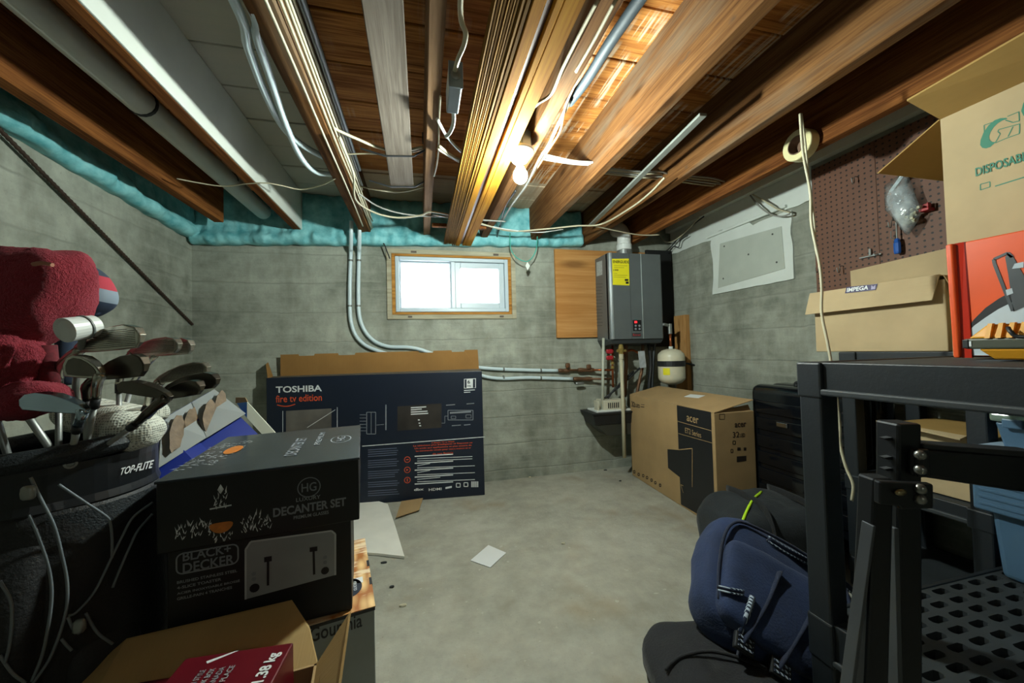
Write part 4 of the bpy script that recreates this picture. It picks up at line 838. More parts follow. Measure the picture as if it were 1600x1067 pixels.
a, b = lidpt(1361.5, 452.5), lidpt(1368, 451.6); up = lidpt(1362, 446)-a; flat(mat('label_mark_grey', '8f8aa8', .5), t, [[a, a+(b-a)*.5, b, b+up, a+(b-a)*.5+up*.6, a+up]], slab_n, 'label_mark', .002)
# ---- carton on the far unit's middle tier
t = thing('shelf_carton', 'open cardboard carton on the middle tier of the far shelf', 'box', (1.762, 1.10, .456), -PI/2)
obj('box', MB().box((0, 0, 0), (.285, .285, .215)), M_CARD2, t, bevel=.003)
m = MB(); m.slab([(.0, -.035, .230), (.235, -.035, .208), (.235, .0, .216), (0, 0, .216)], (0, 0, .004)); obj('flap', m, M_CARD2, t)
m = MB(); m.slab([(.0, .0, .218), (.285, .0, .218), (.28, .29, .218), (0, .29, .218)], (0, 0, .003)); obj('top', m, M_CARDIN, t)
# ---- big printed carton
t = thing('printed_carton', 'tall cardboard carton with green lettering and open flaps on the near shelf', 'box', (1.52, .766, .951), -PI/2)
CW, CH = .44, .705
m = MB(); m.box((0, 0, 0), (CW, .006, CH)); m.box((0, .33, 0), (CW, .336, CH)); m.box((0, .006, 0), (.006, .33, CH)); m.box((CW-.006, .006, 0), (CW, .33, CH)); m.box((0.006, .006, 0), (CW-.006, .33, .006))
obj('box', m, M_CARD2, t)
cf = lambda px, py: face(t, px, py, 1, 0)
a = MW[t.name].inverted() @ at(1417, 158, 1, .775); m = MB(); m.slab([(.0, 0, CH), (CW, 0, CH), (CW, a.y-.02, a.z+.02), (a.x, a.y, a.z)], (0, 0, .005)); obj('front_flap', m, M_CARDIN, t)
a = MW[t.name].inverted() @ at(1372, 271, 0, 1.50); m = MB(); m.slab([(0, .0, CH), (0, .33, CH), (a.x, .34, a.z), (a.x, a.y, a.z)], (-.004, 0, .002)); obj('end_flap', m, M_CARDIN, t)
m = MB(); m.slab([(0, .336, CH), (CW, .336, CH), (CW, .5, CH+.03), (0, .5, CH+.03)], (0, 0, .004)); obj('back_flap', m, M_CARDIN, t)
M_GRN = mat('print_green', '1f7358', .6, var=.05)
a, b = cf(1525, 276), cf(1600, 251); text('DISPOSABLE', M_GRN, t, (a.x, -.0008, a.z), X*(b-a).x*1.18, Z*.024, .02)
pass
def ell(cx_, cz, rx, rz, a0, a1, n=24, sl=.35): return [Vector((cx_+rx*math.cos(a)+sl*rz*math.sin(a), 0, cz+rz*math.sin(a))) for a in [a0+(a1-a0)*i/n for i in range(n+1)]]
zc3 = lambda x, y_: cf(1440+x/3.8125, 140+y_/3.8107)
out_ = [zc3(*p) for p in ((505, 168), (470, 170), (435, 183), (400, 212), (370, 255), (352, 300), (349, 330), (362, 347), (385, 350), (410, 342), (440, 315))]
in_ = [zc3(*p) for p in ((512, 174), (482, 184), (455, 200), (432, 222), (413, 250), (403, 275), (403, 292), (410, 304), (420, 310), (428, 312), (440, 312))]
flat(M_GRN, t, [[out_[k], out_[k+1], in_[k+1], in_[k]] for k in range(10)], (0, -1, 0), 'logo_crescent')
flat(M_GRN, t, ribbon([zc3(*p) for p in ((375, 258), (373, 212), (420, 196))], .002, X, Z)+ribbon([zc3(*p) for p in ((512, 160), (580, 132), (583, 186), (545, 196), (520, 188), (500, 182))], .002, X, Z)+ribbon([zc3(*p) for p in ((440, 315), (455, 290), (470, 262), (455, 250), (460, 238), (585, 204), (583, 262), (500, 292), (440, 318))], .002, X, Z)+ribbon([zc3(*p) for p in ((545, 220), (515, 280))], .002, X, Z), (0, -1, 0), 'logo_outline')
flat(M_GRN, t, ribbon(quadpx(cf, (1532, 297), (1547, 292), (1547, 284), (1532, 288), (1532, 297)), .0022, X, Z)+ribbon(quadpx(cf, (1555, 291), (1600, 277)), .003, X, Z)+ribbon([cf(1600, 277), cf(1600, 277)+Vector((.1, 0, 0))], .003, X, Z), (0, -1, 0), 'tick_box')
a = zc3(600, 205); text('C', M_GRN, t, (a.x, -.0008, a.z), X*.055, Z*.07, .03)
fa = Vector((.04, -.035, CH+.0)); 
# ---- orange box
t = thing('orange_box', 'orange and white tool box carton with printed tool, on the near shelf', 'box', (1.36, .679, .951), -PI/2)
OH = .297; OW = .34
M_ORA = mat('orange_print', 'd9501a', .35, var=.05); M_REDD = mat('shaded_edge_red', 'b5250f', .3)
obj('box', MB().box((.012, 0, .004), (OW, .12, OH)), M_ORA, t, bevel=.003)
m = MB(); m.hexa([(.0, -.014, 0), (.013, -.014, 0), (.013, 0, 0), (.0, 0, 0), (-.004, -.014, OH), (.010, -.014, OH), (.014, 0, OH), (0, 0, OH)]); obj('edge_flap', m, M_ORA, t, bevel=.004, seg=3)
m = MB(); m.hexa([(.013, -.006, 0), (.03, -.004, 0), (.03, .002, 0), (.013, .002, 0), (.010, -.006, OH), (.026, -.002, OH), (.03, .002, OH), (.013, .002, OH)]); obj('crease_shade', m, M_REDD, t)  # darker red strip paints the shadow beside the edge flap
of = lambda px, py: face(t, px, py, 1, 0)
arc = [(1511, 514), (1522, 499), (1540, 481), (1560, 467), (1580, 456), (1600, 448)]; arc2 = [(1511, 520), (1522, 509), (1540, 496), (1560, 483), (1580, 473), (1600, 466)]
P = [of(*p) for p in arc]; Q = [of(*p) for p in arc2]; P += [P[-1]+Vector((.09, 0, .0))]; Q += [Q[-1]+Vector((.09, 0, -.0))]
low = [Vector((p.x, 0, .006)) for p in Q]
flat(M_BLACKP, t, [[P[k], Q[k], Q[k+1], P[k+1]] for k in range(len(P)-1)], (0, -1, 0), 'black_band')
flat(mat('print_pale_blue', 'b4bfc6', .4), t, [[Q[k], low[k], low[k+1], Q[k+1]] for k in range(len(P)-1)], (0, -1, 0), 'pale_panel')
M_TOOL = mat('print_charcoal', '3c4044', .4, var=.2)
flat(M_TOOL, t, ribbon(quadpx(of, (1583, 486), (1554, 412), (1553, 405), (1575, 395), (1582, 402)), .006, X, Z)+[quadpx(of, (1576, 430), (1571, 402), (1576, 396), (1583, 400), (1600, 430), (1600, 480), (1584, 487))]+[[of(1600, 430), of(1600, 480), of(1600, 480)+Vector((.1, 0, 0)), of(1600, 430)+Vector((.1, 0, 0))]], (0, -1, 0), 'printed_tool', .0012)
flat(mat('print_steel', 'aab4bb', .4), t, [quadpx(of, (1582, 420), (1600, 418), (1600, 409), (1586, 412)), quadpx(of, (1574, 462), (1584, 458), (1582, 450), (1572, 453))], (0, -1, 0), 'printed_tool_detail', .0018)
# ---- yellow tool on the shelf
t = thing('tool_case', 'flat grey tool case with yellow ribbed grips lying on the near shelf', 'tool case', (1.245, .575, .951), -PI/2)
M_YT = mat('amber_yellow', 'd9961c', .4, var=.06); M_GT = mat('grey_green_body', '4a4d42', .35, var=.08)
tf = lambda px, py: face(t, px, py, 1, 0)
z1, z2 = tf(1560, 545).z, tf(1560, 528).z; x0 = tf(1505, 540).x; zt = tf(1560, 506).z
obj('case', MB().box((x0, 0, z1), (x0+.28, .092, z2)), M_GT, t, bevel=.004)
m = MB(); m.box((x0-.001, -.002, z1+.002), (x0+.010, .02, z2-.002)); obj('end_cap', m, M_BLK, t, bevel=.002)
m = MB(); m.box((x0+.0105, -.0012, z1+.006), (x0+.014, .001, z2-.006)); obj('mark', m, M_PWHT, t)
m = MB(); xa = x0+.022; m.hexa([(xa-.015, .002, z2), (xa+.2, .002, z2), (xa+.2, .088, z2), (xa-.015, .088, z2), (xa+.012, .012, zt), (xa+.18, .012, zt), (xa+.18, .08, zt), (xa+.012, .08, zt)]); obj('upper_grip', m, M_YT, t, bevel=.004)
for k in range(4):
    m = MB(); xx = xa+.018+.0165*k; m.hexa([(xx-.004, -.003, z2), (xx+.004, -.003, z2), (xx+.004, .008, z2), (xx-.004, .008, z2), (xx-.001, .005, zt+.002), (xx+.006, .005, zt+.002), (xx+.006, .014, zt+.002), (xx-.001, .014, zt+.002)]); obj('grip_rib', m, M_YT, t)
m = MB(); m.hexa([(xa+.02, .015, .0), (xa+.16, .015, 0), (xa+.16, .08, 0), (xa+.02, .08, 0), (xa, .002, z1), (xa+.19, .002, z1), (xa+.19, .088, z1), (xa, .088, z1)]); obj('lower_grip', m, M_YT, t, bevel=.004)
obj('cord_loop', MB().tube([tf(1578, 512)+Vector((0, -.006, 0)), tf(1586, 518)+Vector((0, -.014, 0)), tf(1600, 526)+Vector((0, -.012, 0)), tf(1600, 526)+Vector((.05, -.008, .0))], .004, 8, smooth=6), M_BLK, t, smooth=True)
# ---- blue tote and clear-lidded container on the lower deck
t = thing('storage_tote', 'blue-grey plastic storage tote on the perforated lower deck', 'tote', (1.61, .765, .303), -PI/2)
M_TOTE = mat('blue_grey_plastic', '47647d', .4, var=.06)
m = MB(); m.hexa([(.02, .02, 0), (.36, .02, 0), (.36, .17, 0), (.02, .17, 0), (.0, 0, .36), (.38, 0, .36), (.38, .19, .36), (.0, .19, .36)]); obj('tub', m, M_TOTE, t, bevel=.015, seg=3)
m = MB(); m.box((-.015, -.014, .19), (.395, .001, .345)); obj('skirt', m, M_TOTE, t, bevel=.008, seg=3)
for k in range(6): m = MB(); m.box((-.0, -.0165, .21+.02*k), (.385, -.013, .216+.02*k)); obj('rib', m, M_TOTE, t)
m = MB(); m.box((-.02, -.02, .36), (.40, .20, .376)); obj('lid', m, mat('pale_blue_lid', '9fb2c4', .4), t, bevel=.005)
t = thing('parts_container', 'small blue-grey container with clear lid on top of the blue tote', 'container', (1.63, .742, .68), -PI/2)
m = MB(); m.hexa([(.012, .01, 0), (.25, .01, 0), (.25, .15, 0), (.012, .15, 0), (0, 0, .075), (.26, 0, .075), (.26, .16, .075), (0, .16, .075)]); obj('tub', m, M_TOTE, t, bevel=.006)
obj('clear_lid', MB().box((-.008, -.008, .076), (.268, .168, .104)), mat('clear_green_lid', 'a9bfae', .15, Transmission_Weight=.6), t, bevel=.008)
m = MB(); m.box((.02, -.014, .062), (.06, -.004, .088)); obj('latch', m, M_TOTE, t, bevel=.003)
# ---- folding trestle in front
t = thing('folding_trestle', 'black folding steel trestle standing in front of the near shelf', 'trestle', (dp(1424, 700, .612).x, dp(1424, 700, .612).y, 0))
M_TRES = mat('black_painted_steel', '121518', .4, .2, var=.15); M_LITEDGE = mat('lit_edge_grey', '53565a', .4, .6); M_RIV = mat('steel_rivet', '8b8b86', .3, .8)
Dt = .612
def bar(pp, th, d=Dt): P = [dp(a, b, d) for a, b in pp]; return MB().slab(P, fwd*th)
pt_ = dp(1403, 660, Dt); pb = dp(1404, 1067, Dt)
def ext(top, bot, zf=0.0): k = (top.z-zf)/(top.z-bot.z); return top+(bot-top)*k
def leg(x0a, x1a, ya, x0b, x1b, yb_, th, d=Dt):
    a0, a1, b0, b1 = dp(x0a, ya, d), dp(x1a, ya, d), dp(x0b, yb_, d), dp(x1b, yb_, d)
    return MB().slab([a0, a1, ext(a1, b1, .004), ext(a0, b0, .004)], Vector((fwd.x, fwd.y, 0)).normalized()*th)
obj('upright', leg(1404, 1441, 662, 1404, 1443, 1067, .04), M_TRES, t, world=True, bevel=.004)
obj('front_leg', leg(1367, 1398, 748, 1353, 1390, 1067, .03, Dt-.03), M_TRES, t, world=True, bevel=.004)
obj('leg_lit_edge', leg(1365, 1369, 822, 1332, 1338, 1067, .02, Dt-.033), M_LITEDGE, t, world=True, bevel=.001)  # paler grey strips here and on the upright paint their lit edges
obj('upright_lit_edge', leg(1398, 1405, 826, 1404, 1411, 1067, .02, Dt-.012), M_LITEDGE, t, world=True, bevel=.001)
obj('hinge_bracket', bar([(1364, 748), (1446, 752), (1446, 790), (1398, 792), (1392, 786), (1364, 784)], -.012, Dt-.03), M_TRES, t, world=True, bevel=.003)
Rv = rgt
def rivet(px, py, d): m = MB(); c = dp(px, py, d); m.blob(c, (.016, .016, .016), pw=(1, 1), nu=10, nv=6); obj('rivet', m, M_RIV, t, world=True, smooth=True)
for px, py in ((1438, 764), (1438, 780)): rivet(px, py, Dt-.044)
m = MB(); c = dp(1407, 769, Dt-.044); m.blob(c, (.022, .010, .010), pw=(1, 1), nu=10, nv=6, M=None); obj('hinge_pin', m, mat('brass_pin', '9c8f6a', .3, .8), t, world=True, smooth=True)
P0, P1, P2, P3 = dp(1428, 702, Dt-.01), dp(1428, 744, Dt-.01), dp(1640, 776, .59), dp(1640, 717, .59)
m = MB().slab([P0, P1, P2, P3], Vector((fwd.x, fwd.y, 0)).normalized()*.034); obj('crossbar', m, M_TRES, t, world=True, bevel=.006)
P0, P1, P2, P3 = dp(1444, 694, Dt-.005), dp(1444, 702, Dt-.005), dp(1640, 718, .59), dp(1640, 708, .59)
m = MB().slab([P0, P1, P2, P3], Vector((fwd.x, fwd.y, 0)).normalized()*.04); obj('crossbar_pad', m, M_BLK, t, world=True, bevel=.002)
obj('bar_bracket', bar([(1426, 700), (1446, 700), (1446, 744), (1426, 744)], -.008, Dt-.006), M_TRES, t, world=True, bevel=.003)
for px, py in ((1438, 711), (1438, 734)): rivet(px, py, Dt-.018)
for py in (686, 716, 734):
    m = MB().slab([dp(1382, py-1, Dt+.01), dp(1405, py-4, Dt+.01), dp(1405, py+3, Dt+.01), dp(1386, py+2, Dt+.01)], fwd*.01); obj('stop_fin', m, M_TRES, t, world=True)
# ---- bags on the floor
def cloth(name, a, rough=.85, sc=.35):
    t = NT(name); c = lin(a); co = t.coord('Object'); n = t.noise(co, 6, 4); w = t.noise(co, 180, 2)
    t.put(t.p.inputs['Base Color'], t.mix(t.ramp(n, .3, .7), tuple(x*(1-sc) for x in c[:3])+(1,), tuple(x*(1+sc) for x in c[:3])+(1,)))
    t.p.inputs['Roughness'].default_value = rough; t.p.inputs['Sheen Weight'].default_value = .08
    t.bump(t.math('ADD', t.math('MULTIPLY', w, .4), t.noise(co, 14, 3)), .5, .008); return t.m
M_BAGB = cloth('dark_slate_fabric', '161d22'); M_BAGK = cloth('black_fabric', '101216'); M_NAVYF = cloth('navy_canvas', '182b4f'); M_STRAP = cloth('navy_webbing', '121d36'); M_NEON = mat('neon_zip', 'b6e02a', .4)
t = thing('duffel_bag', 'dark slate duffel bag with neon yellow zip on the floor by the suitcase', 'bag', (1.50, 1.42, 0), math.radians(-10))
obj('body', MB().blob((0, 0, .148), (.50, .36, .295), pw=(.55, .5), nu=48, nv=28, amp=.022, fr=6, seed=3), M_BAGB, t, smooth=True)
def hit(px, py, sz, c=(0, 0, 0), pw=(.55, .5), lift=.01):
    """where the line of sight of a photo pixel meets a cushion of the current thing"""
    inv = MW[t.name].inverted(); o = inv @ EYE; d = (inv.to_3x3() @ (rgt*((px-CX)/FPX)+dwn*((py-CY)/FPX)+fwd)).normalized(); e2, e1 = 2/pw[1], 2/pw[0]
    best = None; bv = 1e9; k = .3
    while k < 3:
        q = o+d*k-Vector(c); v = (abs(q.x/(sz[0]/2))**e2+abs(q.y/(sz[1]/2))**e2)**(e1/e2)+abs(q.z/(sz[2]/2))**e1
        if v < bv: bv, best = v, q
        if v <= 1: break
        k += .004
    return onblob(Vector(c)+best, sz, c, pw, lift)
def onblob(p, sz, c, pw=(.55, .5), lift=.012):   # push a point out to just above a cushion's skin
    q = Vector(p)-Vector(c); e2, e1 = 2/pw[1], 2/pw[0]
    f = ((abs(q.x/(sz[0]/2))**e2+abs(q.y/(sz[1]/2))**e2)**(e1/e2)+abs(q.z/(sz[2]/2))**e1)**(1/e1); return Vector(c)+q/f+q.normalized()*lift
zp = [hit(a, b, (.50, .36, .295), (0, 0, .148)) for a, b in ((1190, 772), (1178, 783), (1168, 800), (1160, 820), (1153, 842), (1147, 860))]
obj('zip', MB().tube(zp, .006, 6, smooth=5), M_NEON, t, smooth=True, label='neon yellow zip')
m = MB(); m.blob(zp[-1]+Vector((0, -.005, -.012)), (.022, .018, .04), nu=10, nv=6); obj('zip_pull', m, M_NEON, t, smooth=True)
for k in (-.08, .14):
    pp = [onblob((k, y_*.9, z), (.50, .36, .295), (0, 0, .148), lift=.014) for y_, z in ((-.2, .02), (-.2, .16), (-.15, .3), (0, .32), (.15, .3))]
    obj('strap', MB().tube(pp, .018, 8, smooth=5, flat=.25), M_BAGK, t, smooth=True)
t = thing('cloth_bag', 'limp black fabric bag lying on the floor at the front', 'bag', (.775, .90, 0), math.radians(-20))
obj('body', MB().blob((0, 0, .06), (.34, .44, .12), pw=(.6, .5), nu=52, nv=26, amp=.022, fr=5.5, seed=11), M_BAGK, t, smooth=True)
pp = [onblob((x, .02-2.2*x*x, .12), (.34, .44, .12), (0, 0, .06), (.6, .5), .014) for x in (-.15, -.12, -.07, .0, .08, .14)]
obj('seam', MB().tube(pp, .005, 6, smooth=6), M_BAGK, t, smooth=True)
# backpack
Cb = at(1226, 952, 2, .178)+Vector((-.01, .045, 0))
up = Vector((.06, .08, .085)).normalized(); rt = Vector((.86, -.28, -.30)); rt = (rt-up*rt.dot(up)).normalized(); rt, up = rt*math.cos(.24)-up*math.sin(.24), up*math.cos(.24)+rt*math.sin(.24); nm = rt.cross(up)   # nm points to the viewer
Mb = Matrix((rt, -nm, up)).transposed().to_4x4(); Mb.translation = Cb
t = bpy.data.objects.new('backpack', None); C.objects.link(t); t.location = Cb; t.rotation_euler = Mb.to_euler(); MW[t.name] = Mb
tag(t, 'navy canvas backpack with striped webbing lying against the duffel bag', 'backpack')
BS = (.46, .16, .40); 
obj('body', MB().blob((0, 0, 0), BS, pw=(.45, .5), nu=52, nv=30, amp=.018, fr=7, seed=5), M_NAVYF, t, smooth=True)
obj('front_pocket', MB().blob((-.02, -.07, -.05), (.34, .10, .26), pw=(.4, .45), nu=40, nv=22, amp=.012, fr=9, seed=8), M_NAVYF, t, smooth=True)
bh = lambda a, b: hit(a, b, BS, (0, 0, 0), (.45, .5), .016)
ph = lambda a, b: hit(a, b, (.34, .10, .26), (-.02, -.07, -.05), (.4, .45), .012)
def bo(x, z, lift=.008): return onblob((x, -.09, z), BS, (0, 0, 0), (.45, .5), lift+.012)
obj('piping', MB().tube([bo(-.215, -.15), bo(-.225, -.05), bo(-.222, .08), bo(-.19, .16), bo(-.12, .185), bo(.05, .19), bo(.19, .17), bo(.215, .08), bo(.22, -.08)], .005, 6, smooth=6), M_STRAP, t, smooth=True)
fp = lambda x, z: onblob((x, -.14, z), (.34, .10, .26), (-.02, -.07, -.05), (.4, .45), .008)
M_DASH = NT('striped_webbing'); cc = M_DASH.coord('Object'); w_ = M_DASH.n('TexWave', {'Vector': cc, 'Scale': 55.0}, bands_direction='DIAGONAL').outputs[1]
M_DASH.put(M_DASH.p.inputs['Base Color'], M_DASH.mix(M_DASH.math('GREATER_THAN', w_, .5), lin('16223c'), lin('a9b6c4'))); M_DASH.p.inputs['Roughness'].default_value = .8; M_DASH = M_DASH.m
def webbing(pts, w):
    obj('webbing', MB().tube(pts, w, 8, smooth=5, flat=.25), M_STRAP, t, smooth=True)
    for s in (-1, 1):
        q = [Vector(p)+Vector((0, -.004, s*w*.55)) for p in pts]; obj('webbing_stripe', MB().tube(q, .0028, 5, smooth=5), M_DASH, t, smooth=True)
webbing([bh(1200, 853), bh(1222, 866), bh(1246, 880), bh(1290, 900), bh(1345, 922)], .017)
webbing([ph(1128, 921), ph(1148, 926), ph(1168, 930)], .011)
q = [ph(1180, 934), ph(1172, 958), ph(1161, 986)]
obj('pocket_zip', MB().tube(q, .008, 6, smooth=5), M_DASH, t, smooth=True)
for k_, (c0, path) in enumerate((((1155, 1003), [(1208, 905), (1190, 945), (1172, 975), (1157, 1000), (1150, 1022)]), ((1205, 1038), [(1262, 925), (1243, 965), (1224, 1002), (1207, 1034), (1198, 1056)]))):
    q = [bh(*p) for p in path]; obj('strap', MB().tube([p+Vector((0, -.022, 0)) for p in q], .019, 8, smooth=5, flat=.3), M_STRAP, t, smooth=True)
    c = bh(*c0)+Vector((0, -.034, 0)); b_ = obj('buckle', MB().box((c.x-.026, c.y-.010, c.z-.022), (c.x+.026, c.y+.008, c.z+.022)), M_BLK, t, bevel=.004)
    for k in (-1, 0, 1): obj('buckle_bar', MB().box((c.x-.02, c.y-.013, c.z-.003+.012*k), (c.x+.02, c.y-.009, c.z+.002+.012*k)), M_DASH, b_)
q = [bh(*p)+Vector((0, -.02, 0)) for p in ((1200, 1052), (1175, 1050), (1152, 1036), (1160, 1026), (1190, 1036), (1215, 1050))]
obj('strap_tail', MB().tube(q, .011, 8, smooth=6, flat=.3), M_DASH, t, smooth=True)
obj('side_stripe', MB().tube([bh(1137, 873), bh(1148, 878), bh(1158, 884)], .010, 6, smooth=4, flat=.4), M_DASH, t, smooth=True)
pk = at(1262, 1060, 2, .06); t = thing('small_packet', 'small orange, white and blue packet by the foot of the near shelf', 'packet', (pk.x, pk.y-.03, 0), .4)
obj('packet', MB().box((-.02, 0, 0), (.035, .03, .06)), mat('packet_blue_white', 'b9cbd8', .4, var=.2, scale=40), t, bevel=.003); obj('packet_top', MB().box((-.021, -.001, .06), (.036, .031, .085)), mat('packet_orange', 'cf4a24', .4), t, bevel=.003)
# ================================================================ LEFT SIDE
M_GLOSSB = mat('glossy_black_carton', '08090b', .45, var=.12, scale=4)
M_FILM = mat('black_carton_film', '08090b', .35, var=.2, scale=7, bump=.25, bscale=9)
M_AMBER = mat('print_amber', 'c8772a', .4, var=.25, scale=50); M_GLASSP = mat('print_glass', 'cfd4d6', .4, var=.4, scale=60)
# ---- gourmia box at the bottom of the stack
t = thing('fryer_box', 'silver appliance carton with fries printed on its lid, bottom of the black box stack', 'box', (-.130-.37*math.cos(.2), 1.04-.37*math.sin(.2), .001), .2)
GW, GD, GH = .37, .39, .349
obj('box', MB().box((0, 0, 0), (GW, GD, GH)), mat('silver_carton', '8d9694', .4, var=.06), t, bevel=.003)
t_ = NT('fries_print'); co = t_.coord('Object', (26, 9, 1)); w1 = t_.n('TexVoronoi', {'Vector': co, 'Scale': 1.6, 'Randomness': 1.0}); w2 = t_.noise(t_.coord('Object', (9, 30, 1)), 1.5, 3)
cr = t_.mix(t_.ramp(w1.outputs[0], .15, .7), lin('eec98a'), lin('a8662a')); t_.put(t_.p.inputs['Base Color'], t_.mix(t_.math('MULTIPLY', t_.ramp(w2, .5, .62), .8), cr, lin('f0dcb8'))); t_.p.inputs['Roughness'].default_value = .4
obj('lid', MB().box((-.002, -.002, GH), (GW+.002, GD+.002, GH+.003)), t_.m, t, label='lid printed with golden fries')
c = face(t, 553, 917, 2, GH+.003); flat(M_NAVY, t, [[(c.x-.012+.033*math.cos(2*PI*k/24), c.y+.045*math.sin(2*PI*k/24), GH+.003) for k in range(24)]], (0, 0, 1), 'round_seal')
for k in range(4): text(['AIR FRYER', '5.7 L', 'DIGITAL', 'GUIDED'][k], M_PWHT, t, (c.x-.026+.011*k, c.y-.022, GH+.0044), (0, .045, 0), (-.008, 0, 0), .01)
m = MB(); m.box((GW-.055, .12, GH+.003), (GW-.02, .15, GH+.0036)); obj('white_patch', m, M_PWHT, t); m = MB(); m.box((-.001, -.004, GH-.006), (GW+.001, 0, GH+.001)); obj('lid_edge', m, M_BLACKP, t)
for y_ in (.10, .2): obj('slot', MB().box((GW-.004, y_, GH-.03), (GW+.003, y_+.035, GH+.0036)), M_BLACKP, t)
a, b = face(t, 484, 1004, 1, 0), face(t, 566, 980, 1, 0); text('Gourmia', M_BLACKP, t, (a.x, -.0008, a.z), X*(b.x-a.x), Z*.035, .012)
# ---- toaster box
uy, ny = Vector((math.cos(.141), math.sin(.141), 0)), Vector((-math.sin(.141), math.cos(.141), 0))
o = Vector((-.5557, .9635, .3555))+ny*.02+uy*.0096
t = thing('toaster_box', 'black toaster carton with a printed steel toaster, under the decanter box', 'box', o, .141)
obj('box', MB().box((0, 0, 0), (.37, .24, .2275)), M_GLOSSB, t, bevel=.003)
f = lambda px, py: face(t, px, py, 1, 0)
M_PDIM = mat('print_dim_grey', '8a8f93', .5)
def rrect(f, x0, y0, x1, y1, w, r=.012):
    a, b = f(x0, y0), f(x1, y1); xa, xb, za, zb = a.x, b.x, min(a.z, b.z), max(a.z, b.z); P = []
    for cx_, cz, a0 in ((xb-r, zb-r, 0), (xa+r, zb-r, 90), (xa+r, za+r, 180), (xb-r, za+r, 270)):
        P += [Vector((cx_+r*math.cos(math.radians(a0+15*k)), 0, cz+r*math.sin(math.radians(a0+15*k)))) for k in range(7)]
    return ribbon(P+[P[0]], w, X, Z)
flat(M_PDIM, t, rrect(f, 276, 898, 372, 849, .003), (0, -1, 0), 'logo_frame')
a, b = f(286, 874), f(362, 862); text('BLACK+', M_PGREY, t, (a.x, -.0008, a.z-.004), X*.088, Z*.020, .02); text('DECKER', M_PGREY, t, (a.x, -.0008, a.z-.030), X*.094, Z*.022, .02)
for k, (s, w) in enumerate((('BRUSHED STAINLESS STEEL', .11), ('4-SLICE TOASTER', .08), ('ACIER INOXYDABLE BROSSÉ', .115), ('GRILLE-PAIN 4 TRANCHES', .10))): a = f(277, 912+8.5*k); text(s, M_PDIM, t, (a.x, -.0008, a.z), X*w, Z*.0062, .02)
P = quadpx(f, (384, 936), (524, 898), (524, 832), (518, 829), (392, 845), (384, 858)); flat(mat('print_toaster_steel', '8d9193', .35, var=.15, scale=6), t, [P], (0, -1, 0), 'toaster_picture')
flat(mat('print_toaster_edge', 'b9bdbf', .3), t, ribbon(quadpx(f, (384, 936), (384, 858), (392, 846), (518, 829), (524, 834), (524, 898)), .004, X, Z), (0, -1, 0), 'toaster_outline', .0012)
flat(M_BLACKP, t, ribbon(quadpx(f, (419, 914), (419, 872)), .005, X, Z)+ribbon(quadpx(f, (491, 897), (490, 856)), .005, X, Z)+[quadpx(f, (413, 878), (425, 876), (425, 868), (413, 870)), quadpx(f, (484, 862), (496, 860), (496, 853), (484, 855))]
     +[[f(px, py)+Vector((r*math.cos(2*PI*k/14), 0, r*math.sin(2*PI*k/14))) for k in range(14)] for px, py, r in ((398, 918, .010), (508, 891, .009))], (0, -1, 0), 'toaster_slots', .0018)
flat(M_PGREY, t, [[f(px, py)+Vector((.0045*math.cos(2*PI*k/12), 0, .0045*math.sin(2*PI*k/12))) for k in range(12)] for px, py in ((397, 896), (397, 904), (508, 870), (508, 878))], (0, -1, 0), 'toaster_buttons', .0018)
# ---- decanter box
t = thing('decanter_box', 'black film-wrapped decanter set carton on top of the box stack', 'box', (-.5557, .9635, .5843), .141)
DW, DD, DH = .40, .465, .154
obj('box', MB().box((0, 0, 0), (DW, DD, DH)), M_FILM, t, bevel=.003)
m = MB(); m.box((-.003, -.0025, DH-.004), (DW+.003, DD+.003, DH+.002)); obj('lid', m, mat('lid_reflection_grey', '2b3238', .22, var=.3, scale=9, bump=.3, bscale=8), t, bevel=.002)  # lid greyer than the black film: reflections put into its colour
f = lambda px, py: face(t, px, py, 1, 0)
cc_ = f(483, 761); R = .024
flat(M_PGREY, t, ribbon([cc_+Vector((R*math.cos(2*PI*k/24), 0, R*.95*math.sin(2*PI*k/24))) for k in range(25)], .0022, X, Z), (0, -1, 0), 'emblem_ring')
text('HG', M_PGREY, t, cc_+Vector((-.016, -.0008, -.010)), X*.032, Z*.021, .01)
a = f(463, 788); text('LUXURY', M_PDIM, t, (a.x, -.0008, a.z+.006), X*.052, Z*.009, .01)
a, b = f(427, 808), f(541, 790); text('DECANTER SET', M_PGREY, t, (a.x, -.0008, a.z), X*(b.x-a.x), Z*.021, .03)
a = f(459, 812); text('PREMIUM GLASSES', M_PDIM, t, (a.x, -.0008, a.z+.001), X*.075, Z*.008, .015)
def lattice(c, w, h, n, seed, ux, uz):      # facets of printed cut glass
    random.seed(seed); out = []
    for k in range(n):
        p = Vector(c)+ux*random.uniform(-w/2, w/2)+uz*random.uniform(0, h); d = ux*random.uniform(-.006, .006)+uz*random.uniform(.004, .016)
        nn = ux.cross(uz); s = d.cross(nn).normalized()*.0011; out.append([p-s, p+d*.8, p+s, p-d*.2])
    return out
pol = []
for px, h in ((283, .030), (303, .034), (322, .036), (385, .034), (400, .042), (415, .030)): pol += lattice(f(px, 845-.12*(px-283)), .020, h, 16, px, X, Z)
pol += lattice(f(345, 846), .045, .03, 26, 3, X, Z)+lattice(f(345, 796), .024, .042, 22, 4, X, Z)
c = f(345, 790); pol += ribbon([c+Vector(v) for v in ((-.02, 0, -.004), (.02, 0, -.002))], .003, X, Z)+[[c+Vector(v) for v in ((-.006, 0, .036), (0, 0, .026), (.006, 0, .036), (0, 0, .048))]]
flat(M_GLASSP, t, pol, (0, -1, 0), 'printed_glassware')
